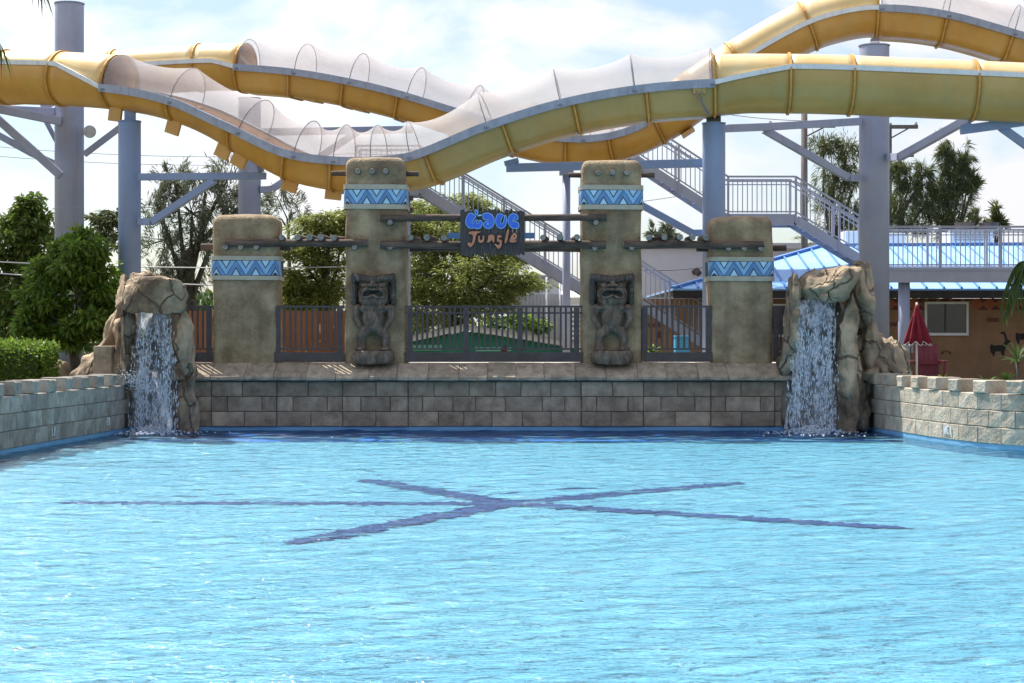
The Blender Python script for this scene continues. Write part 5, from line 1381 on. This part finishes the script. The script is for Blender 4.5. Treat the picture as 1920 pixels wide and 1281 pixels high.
# ------------------------------------------------------------------ trees and plants
def leaves(name, C, D, Ln, Wd, m, parent, seed, droop=0.0):
    """diamond leaves at C pointing along D"""
    rs_ = np.random.RandomState(seed); n = len(C)
    D = D / np.linalg.norm(D, axis=1, keepdims=True)
    r = rs_.normal(size=(n, 3)); Sd = np.cross(D, r); Sd /= np.linalg.norm(Sd, axis=1, keepdims=True)
    Ln = Ln[:, None]; Wd = Wd[:, None]
    tip = C + D * Ln; tip[:, 2] -= droop * Ln[:, 0]
    mid = C + D * Ln * .45
    v = np.stack([C, mid + Sd * Wd / 2, tip, mid - Sd * Wd / 2], 1).reshape(-1, 3)
    o = bpy.data.objects.new(name, mesh_np(name, v, np.arange(n * 4).reshape(n, 4)))
    return finish(o, parent, m, False)
def tree(label, base, trunk_top, clumps, m, n_per, leaf, spread, seed, style='round', name='tree', cat='tree', trunk_r=.16, bark='bark', group='trees behind the pool', limbs=True):
    """clumps: list of (centre Vector, radii); leaves fill the shells of smaller puffs inside each clump"""
    rs_ = np.random.RandomState(seed); r_ = random.Random(seed)
    root = thing(name, base, label, cat, group); base = Vector(base); tt = Vector(trunk_top)
    b = MB(); mid = base.lerp(tt, .5) + Vector((r_.uniform(-.2, .2), 0, 0))
    b.tube([base - Vector((0, 0, .1)), mid, tt], [trunk_r, trunk_r * .8, trunk_r * .55], 10)
    C, D = [], []
    for c, rad in clumps:
        c = Vector(c); rad = Vector(rad)
        if style == 'flat': rad.z *= 1.55; rad.y *= .8
        if limbs:
            st = base.lerp(tt, r_.uniform(.5, 1)); md_ = st.lerp(c, .5) + Vector((r_.uniform(-.2, .2), r_.uniform(-.2, .2), r_.uniform(-.1, .25)))
            b.tube([st, md_, c], [trunk_r * .45, trunk_r * .28, trunk_r * .1], 6)
        npuff = max(4, int(9 * spread))
        for _ in range(npuff):
            d = Vector((r_.gauss(0, 1), r_.gauss(0, 1), r_.gauss(0, 1))).normalized() * r_.uniform(.35, 1.0)
            pc = c + Vector((d.x * rad.x, d.y * rad.y, d.z * rad.z)); pr_ = min(rad) * r_.uniform(.25, .5)
            if limbs and r_.random() < .5: b.tube([c, pc], [trunk_r * .10, trunk_r * .04], 5)
            n = n_per
            dd = rs_.normal(size=(n, 3)); dd /= np.linalg.norm(dd, axis=1, keepdims=True)
            if style == 'needle': dd = dd * np.array([[.55, .55, 1.7]])
            rr = pr_ * (rs_.uniform(.3, 1.1, size=(n, 1)) * np.array([[1.3, 1.3, .85]]) if style != 'flat' else rs_.uniform(.15, 1.15, size=(n, 1)) * np.array([[1.9, 1.9, 1.0]]))
            C.append(np.array(pc)[None] + dd * rr)
            if style == 'needle':
                q = rs_.normal(size=(n, 3)) * .25 + np.array([[d.x * .7, d.y * .7, r_.uniform(-.8, 1.0)]])
            elif style == 'flat':
                q = dd * np.array([[1, 1, .25]]) + np.array([[0, 0, -.18]])
            else:
                q = dd * .7 + rs_.normal(size=(n, 3)) * .5 + np.array([[0, 0, -.25]])
            D.append(q)
    b.build('trunk', M[bark], root, smooth=True)
    C = np.concatenate(C); D = np.concatenate(D); n = len(C)
    leaves('crown', C, D, leaf[0] * rs_.uniform(.6, 1.3, n), leaf[1] * rs_.uniform(.7, 1.3, n), m, root, seed, .15)
    return root
def PC(x, y, Yd, rx, ry, rz=None):
    s = Yd / F; return (P(x, y, Yd), (rx * s, (rz if rz else rx) * s, ry * s))
def gpt(px, Yd): p = P(px, 0, Yd); return Vector((p.x, Yd, GZ))
G3 = 'trees behind the pool'
tree('bright green glossy-leaved tree in front of the thick left column', gpt(150, 41), P(150, 560, 41), [PC(150, 465, 41, 58, 38), PC(110, 510, 41, 60, 38), PC(180, 520, 41, 45, 50), PC(80, 575, 40.8, 48, 36), PC(150, 590, 41, 65, 50), PC(195, 585, 41.3, 32, 55), PC(60, 620, 40.8, 36, 26), PC(120, 625, 41.3, 60, 30)],
     M['leaf_bright'], 150, (.17, .075), 1.6, 1, trunk_r=.13)
tree('tall dark leafy tree at the left edge', gpt(40, 52), P(45, 500, 52), [PC(48, 400, 52, 26, 40), PC(20, 440, 52, 45, 45), PC(70, 440, 52, 40, 40), PC(30, 500, 52, 60, 45), PC(85, 510, 52, 40, 50), PC(10, 570, 52, 55, 60), PC(70, 590, 52, 60, 50), PC(-30, 520, 52, 50, 80), PC(20, 640, 52, 80, 40)],
     M['leaf_mid'], 120, (.20, .085), 1.5, 2, trunk_r=.2)
tree('thin flat-crowned tree between the two left columns', gpt(195, 66), P(195, 470, 66), [PC(190, 405, 66, 26, 9), PC(208, 420, 66, 30, 10), PC(180, 440, 66, 30, 10), PC(215, 450, 66, 30, 12)], M['leaf_needle'], 50, (.22, .07), 1.0, 3, 'flat', trunk_r=.12)
tree('feathery grey-green tree behind the left waterfall rock', gpt(372, 50), P(355, 470, 50), [PC(330, 340, 50, 45, 30), PC(385, 350, 50, 50, 36), PC(430, 330, 50, 50, 32), PC(300, 390, 50, 36, 36), PC(360, 400, 50, 50, 40), PC(420, 400, 50, 50, 40), PC(310, 450, 50, 40, 40), PC(370, 470, 50, 50, 40), PC(470, 375, 50, 46, 28), PC(300, 520, 50, 36, 40), PC(350, 530, 50, 44, 36)],
     M['leaf_grey'], 38, (.26, .028), 2.4, 4, 'needle', trunk_r=.22)
tree('thin airy tree just left of the tall left pillar', gpt(545, 62), P(540, 430, 62), [PC(520, 370, 62, 40, 25), PC(560, 395, 62, 34, 22), PC(495, 400, 62, 30, 22)], M['leaf_grey'], 40, (.28, .03), 1.0, 5, 'needle', trunk_r=.1)
tree('light green feathery tree between the two left pillars', gpt(600, 48), P(610, 520, 48), [PC(620, 410, 48, 50, 16), PC(590, 430, 48, 50, 16), PC(640, 440, 48, 50, 18), PC(560, 480, 48, 50, 22), PC(620, 490, 48, 60, 26), PC(560, 530, 48, 50, 24), PC(620, 540, 48, 60, 26), PC(590, 565, 48, 70, 20), PC(540, 560, 48, 30, 30)],
     M['leaf_feather'], 150, (.12, .036), 2.0, 6, 'flat', trunk_r=.15)
tree('broad feathery flame tree behind the hanging sign', gpt(830, 56), P(840, 540, 56), [PC(800, 400, 57, 50, 16), PC(880, 385, 57, 60, 14), PC(840, 410, 57, 60, 18), PC(930, 410, 57, 40, 14), PC(790, 450, 56, 50, 22), PC(850, 450, 56, 60, 22), PC(910, 480, 55.5, 60, 22), PC(790, 500, 55.5, 50, 24), PC(860, 505, 55, 60, 24), PC(940, 515, 55, 60, 22), PC(985, 535, 55, 44, 14), PC(800, 550, 55, 55, 22), PC(870, 555, 55, 60, 22), PC(930, 560, 55.5, 50, 20), PC(780, 595, 55, 50, 26), PC(850, 590, 56, 70, 20), PC(775, 420, 56, 40, 24), PC(820, 470, 56, 60, 24), PC(900, 540, 55, 60, 22), PC(960, 480, 56, 40, 18), PC(775, 530, 55, 40, 24), PC(900, 440, 56, 50, 18)],
     M['leaf_feather'], 130, (.13, .038), 2.2, 7, 'flat', trunk_r=.2, bark='bark_pale')
tree('small light green shrub behind the green hut', gpt(985, 57), P(985, 625, 57), [PC(975, 605, 57, 26, 18), PC(1015, 612, 57, 24, 16)], M['leaf_bright'], 70, (.2, .07), 1.0, 8, trunk_r=.06, name='shrub', cat='shrub')
tree('drooping casuarina tree left of the thick right column', gpt(1560, 68), P(1560, 350, 68), [PC(1545, 275, 68, 26, 26), PC(1590, 285, 68, 26, 30), PC(1565, 330, 68, 40, 32), PC(1605, 340, 68, 30, 36), PC(1550, 385, 68, 42, 34), PC(1600, 400, 68, 34, 34), PC(1560, 430, 68, 60, 26)],
     M['leaf_needle'], 36, (.36, .028), 2.6, 9, 'needle', trunk_r=.18)
tree('bushy casuarina tree close to the slim power pole', gpt(1690, 64), P(1690, 390, 64), [PC(1685, 330, 64, 14, 40), PC(1705, 350, 64, 18, 32), PC(1730, 330, 64, 14, 36), PC(1690, 385, 64, 30, 36), PC(1730, 390, 64, 30, 36), PC(1700, 425, 64, 40, 24)],
     M['leaf_needle'], 36, (.36, .028), 2.6, 10, 'needle', trunk_r=.16)
tree('tall spiky casuarina tree right of the slim power pole', gpt(1778, 64), P(1778, 380, 64), [PC(1772, 290, 64, 9, 40), PC(1790, 310, 64, 12, 40), PC(1808, 300, 64, 9, 36), PC(1780, 350, 64, 26, 40), PC(1815, 345, 64, 20, 28), PC(1760, 370, 64, 20, 40), PC(1790, 390, 64, 34, 40), PC(1765, 420, 64, 34, 26), PC(1825, 345, 64, 14, 12)],
     M['leaf_needle'], 36, (.36, .028), 2.6, 11, 'needle', trunk_r=.18)
for k, (x, y, h_, where) in enumerate(((1832, 412, 14, 'left of the roof vents'), (1868, 408, 20, 'right of the roof vents'), (1228, 436, 22, 'behind the right tall pillar brace'), (1250, 432, 16, 'beside the pale blue column brace'))):
    Yd = 78 if k > 1 else 70
    tree('distant small tree tip showing ' + where, gpt(x, Yd), P(x, y + 20, Yd), [PC(x, y, Yd, 8, h_), PC(x + 6, y + 14, Yd, 12, 10)], M['leaf_grey' if k > 1 else 'leaf_needle'], 50, (.4, .05), .8, 20 + k, 'needle', trunk_r=.06)
# trimmed hedge at the left edge
hd = thing('hedge', P(30, 720, 38.5), 'trimmed bright green hedge at the left edge behind the notched wall', 'hedge')
rs_ = np.random.RandomState(4); n = 9000
a, b = P(-120, 648, 38), P(82, 735, 38); cx_, hx = (a.x + b.x) / 2, (b.x - a.x) / 2; cz_, hz_ = (a.z + b.z) / 2, (a.z - b.z) / 2
d = rs_.normal(size=(n, 3)); d /= np.abs(d).max(1, keepdims=True); d = np.sign(d) * np.abs(d) ** .8
C = np.stack([cx_ + d[:, 0] * hx, 38.4 + d[:, 1] * .6, cz_ + d[:, 2] * hz_], 1) + rs_.normal(size=(n, 3)) * .05
leaves('foliage', C, d * .6 + rs_.normal(size=(n, 3)) * .6, .09 * rs_.uniform(.6, 1.3, n), .05 * rs_.uniform(.7, 1.3, n), M['leaf_bright'], hd, 5)
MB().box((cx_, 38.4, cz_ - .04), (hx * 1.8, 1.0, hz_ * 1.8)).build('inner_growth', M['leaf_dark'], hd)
# low planting behind the walls
def fronds(name, label, c, n, ln, wd, m, seed, cat, el=(10, 75), droop=.5, group='plants beside the building'):
    r_ = random.Random(seed); root = thing(name, (c.x, c.y, GZ), label, cat, group)
    MB().tube([(c.x, c.y, GZ - .05), c], [.05, .035], 8).build('stem', M['bark'], root, smooth=True)
    for i in range(n):
        az = r_.uniform(0, 6.283); e = R(r_.uniform(*el)); L_ = ln * r_.uniform(.7, 1.15); pts = []
        for k in range(8):
            t = k / 7; h_ = L_ * t; pts.append(c + Vector((math.cos(az) * math.cos(e) * h_, math.sin(az) * math.cos(e) * h_, math.sin(e) * h_ - droop * L_ * t * t)))
        sd = Vector((-math.sin(az), math.cos(az), 0)); rows = [[p - sd * wd * math.sin(math.pi * (.08 + .9 * k / 7)) / 2, p + Vector((0, 0, -.25 * wd)), p + sd * wd * math.sin(math.pi * (.08 + .9 * k / 7)) / 2] for k, p in enumerate(pts)]
        MB().grid(rows).build('leaf', m, root, smooth=True)
    return root
fronds('yucca_plant', 'spiky narrow-leaved plant at the right edge above the notched wall', P(1908, 680, 34.5), 26, .62, .035, M['leaf_palm'], 3, 'plant', (5, 85), .35)
fronds('croton_plant', 'small bright leafy plant right of the red chair', P(1766, 718, 38), 12, .28, .09, M['leaf_bright'], 4, 'plant', (20, 80), .3)
fronds('croton_plant', 'small leafy plant in front of the spiky plant near the right edge', P(1885, 715, 35), 12, .26, .09, M['leaf_bright'], 5, 'plant', (20, 80), .3)
fronds('low_plant', 'dark low bushy plant at the foot of the brown wall near the right edge', P(1850, 722, 37), 30, .35, .07, M['leaf_dark'], 6, 'plant', (5, 60), .3)
fronds('low_plant', 'low plant behind the fence left of the blue bin', P(1222, 660, 44), 18, .4, .08, M['leaf_bright'], 7, 'plant', (10, 70), .3)
def palm_frond(root, base, tip, droop, nl, ll, m, seed):
    r_ = random.Random(seed); base = Vector(base); tip = Vector(tip); pts = []
    for k in range(15):
        t = k / 14; p = base.lerp(tip, t) + Vector((0, 0, droop * 4 * t * (1 - t))); pts.append(p)
    fr = MB().tube(pts, [.03 * (1 - .85 * k / 14) for k in range(15)], 6).build('frond', m, root, smooth=True)
    C, D = [], []
    for i in range(nl):
        t = .12 + .88 * i / nl; k = min(13, int(t * 14)); p = pts[k].lerp(pts[k + 1], t * 14 - k); ax = (pts[k + 1] - pts[k]).normalized()
        for s2 in (-1, 1):
            sd = ax.cross(Vector((0, 0, 1))); sd = sd.normalized() if sd.length > .05 else Vector((0, 1, 0))
            C.append(p); D.append(sd * s2 * r_.uniform(.4, .9) + ax * r_.uniform(.5, .9) + Vector((0, 0, r_.uniform(-1.3, -.5))))
    n = len(C); rs2 = np.random.RandomState(seed)
    leaves('leaflets', np.array(C), np.array(D), ll * rs2.uniform(.7, 1.1, n), np.full(n, .035), m, fr, seed, .35)
pt = thing('palm_tree', (-11.2, 33, GZ), 'palm tree whose fronds hang into the top left corner', 'palm tree')
cr_ = Vector((-11.2, 33, P(0, -110, 33).z))
MB().tube([(-11.4, 33, GZ - .1), (-11.5, 33, 4), cr_], [.20, .16, .13], 12).build('trunk', M['bark_pale'], pt, smooth=True)
palm_frond(pt, cr_, P(10, 100, 32.5), .5, 60, .5, M['leaf_palm'], 1); palm_frond(pt, cr_, P(88, -8, 32), .9, 50, .5, M['leaf_palm'], 2)
for k in range(7):
    a_ = k * .9 + .5; palm_frond(pt, cr_, cr_ + Vector((-1.9 * abs(math.cos(a_)), 2.0 * math.sin(a_), -.7 + .3 * (k % 3))), .7, 40, .55, M['leaf_palm'], 10 + k)
pt2 = thing('palm_tree', P(1960, 700, 36, )[:2] + (GZ,), 'low glossy palm at the right edge in front of the walkway', 'palm tree')
cr_ = P(1940, 512, 36); MB().tube([(cr_.x, 36, GZ - .1), cr_], [.12, .09], 12).build('trunk', M['bark'], pt2, smooth=True)
for k in range(13):
    a_ = k * 2 * math.pi / 13; palm_frond(pt2, cr_, cr_ + Vector((.62 * math.cos(a_), .62 * math.sin(a_), -.55 - .25 * (k % 2))), .45, 30, .34, M['leaf_palm'], 40 + k)
# far tree belt closing the horizon
rs_ = np.random.RandomState(8); n = 16000
xx = rs_.uniform(-45, 45, n); hh = 2.6 + 1.3 * np.sin(xx * .35) + .8 * np.sin(xx * 1.1 + 2) ; C = np.stack([xx, 105 + rs_.uniform(-3, 3, n), GZ + rs_.rand(n) ** .7 * np.maximum(hh, 1.2)], 1)
fb = leaves('far_trees', C, rs_.normal(size=(n, 3)), .6 * rs_.uniform(.6, 1.3, n), .35 * rs_.uniform(.6, 1.3, n), M['leaf_dark'], None, 9)
tag(fb, 'far belt of trees along the horizon', 'trees', kind='stuff')
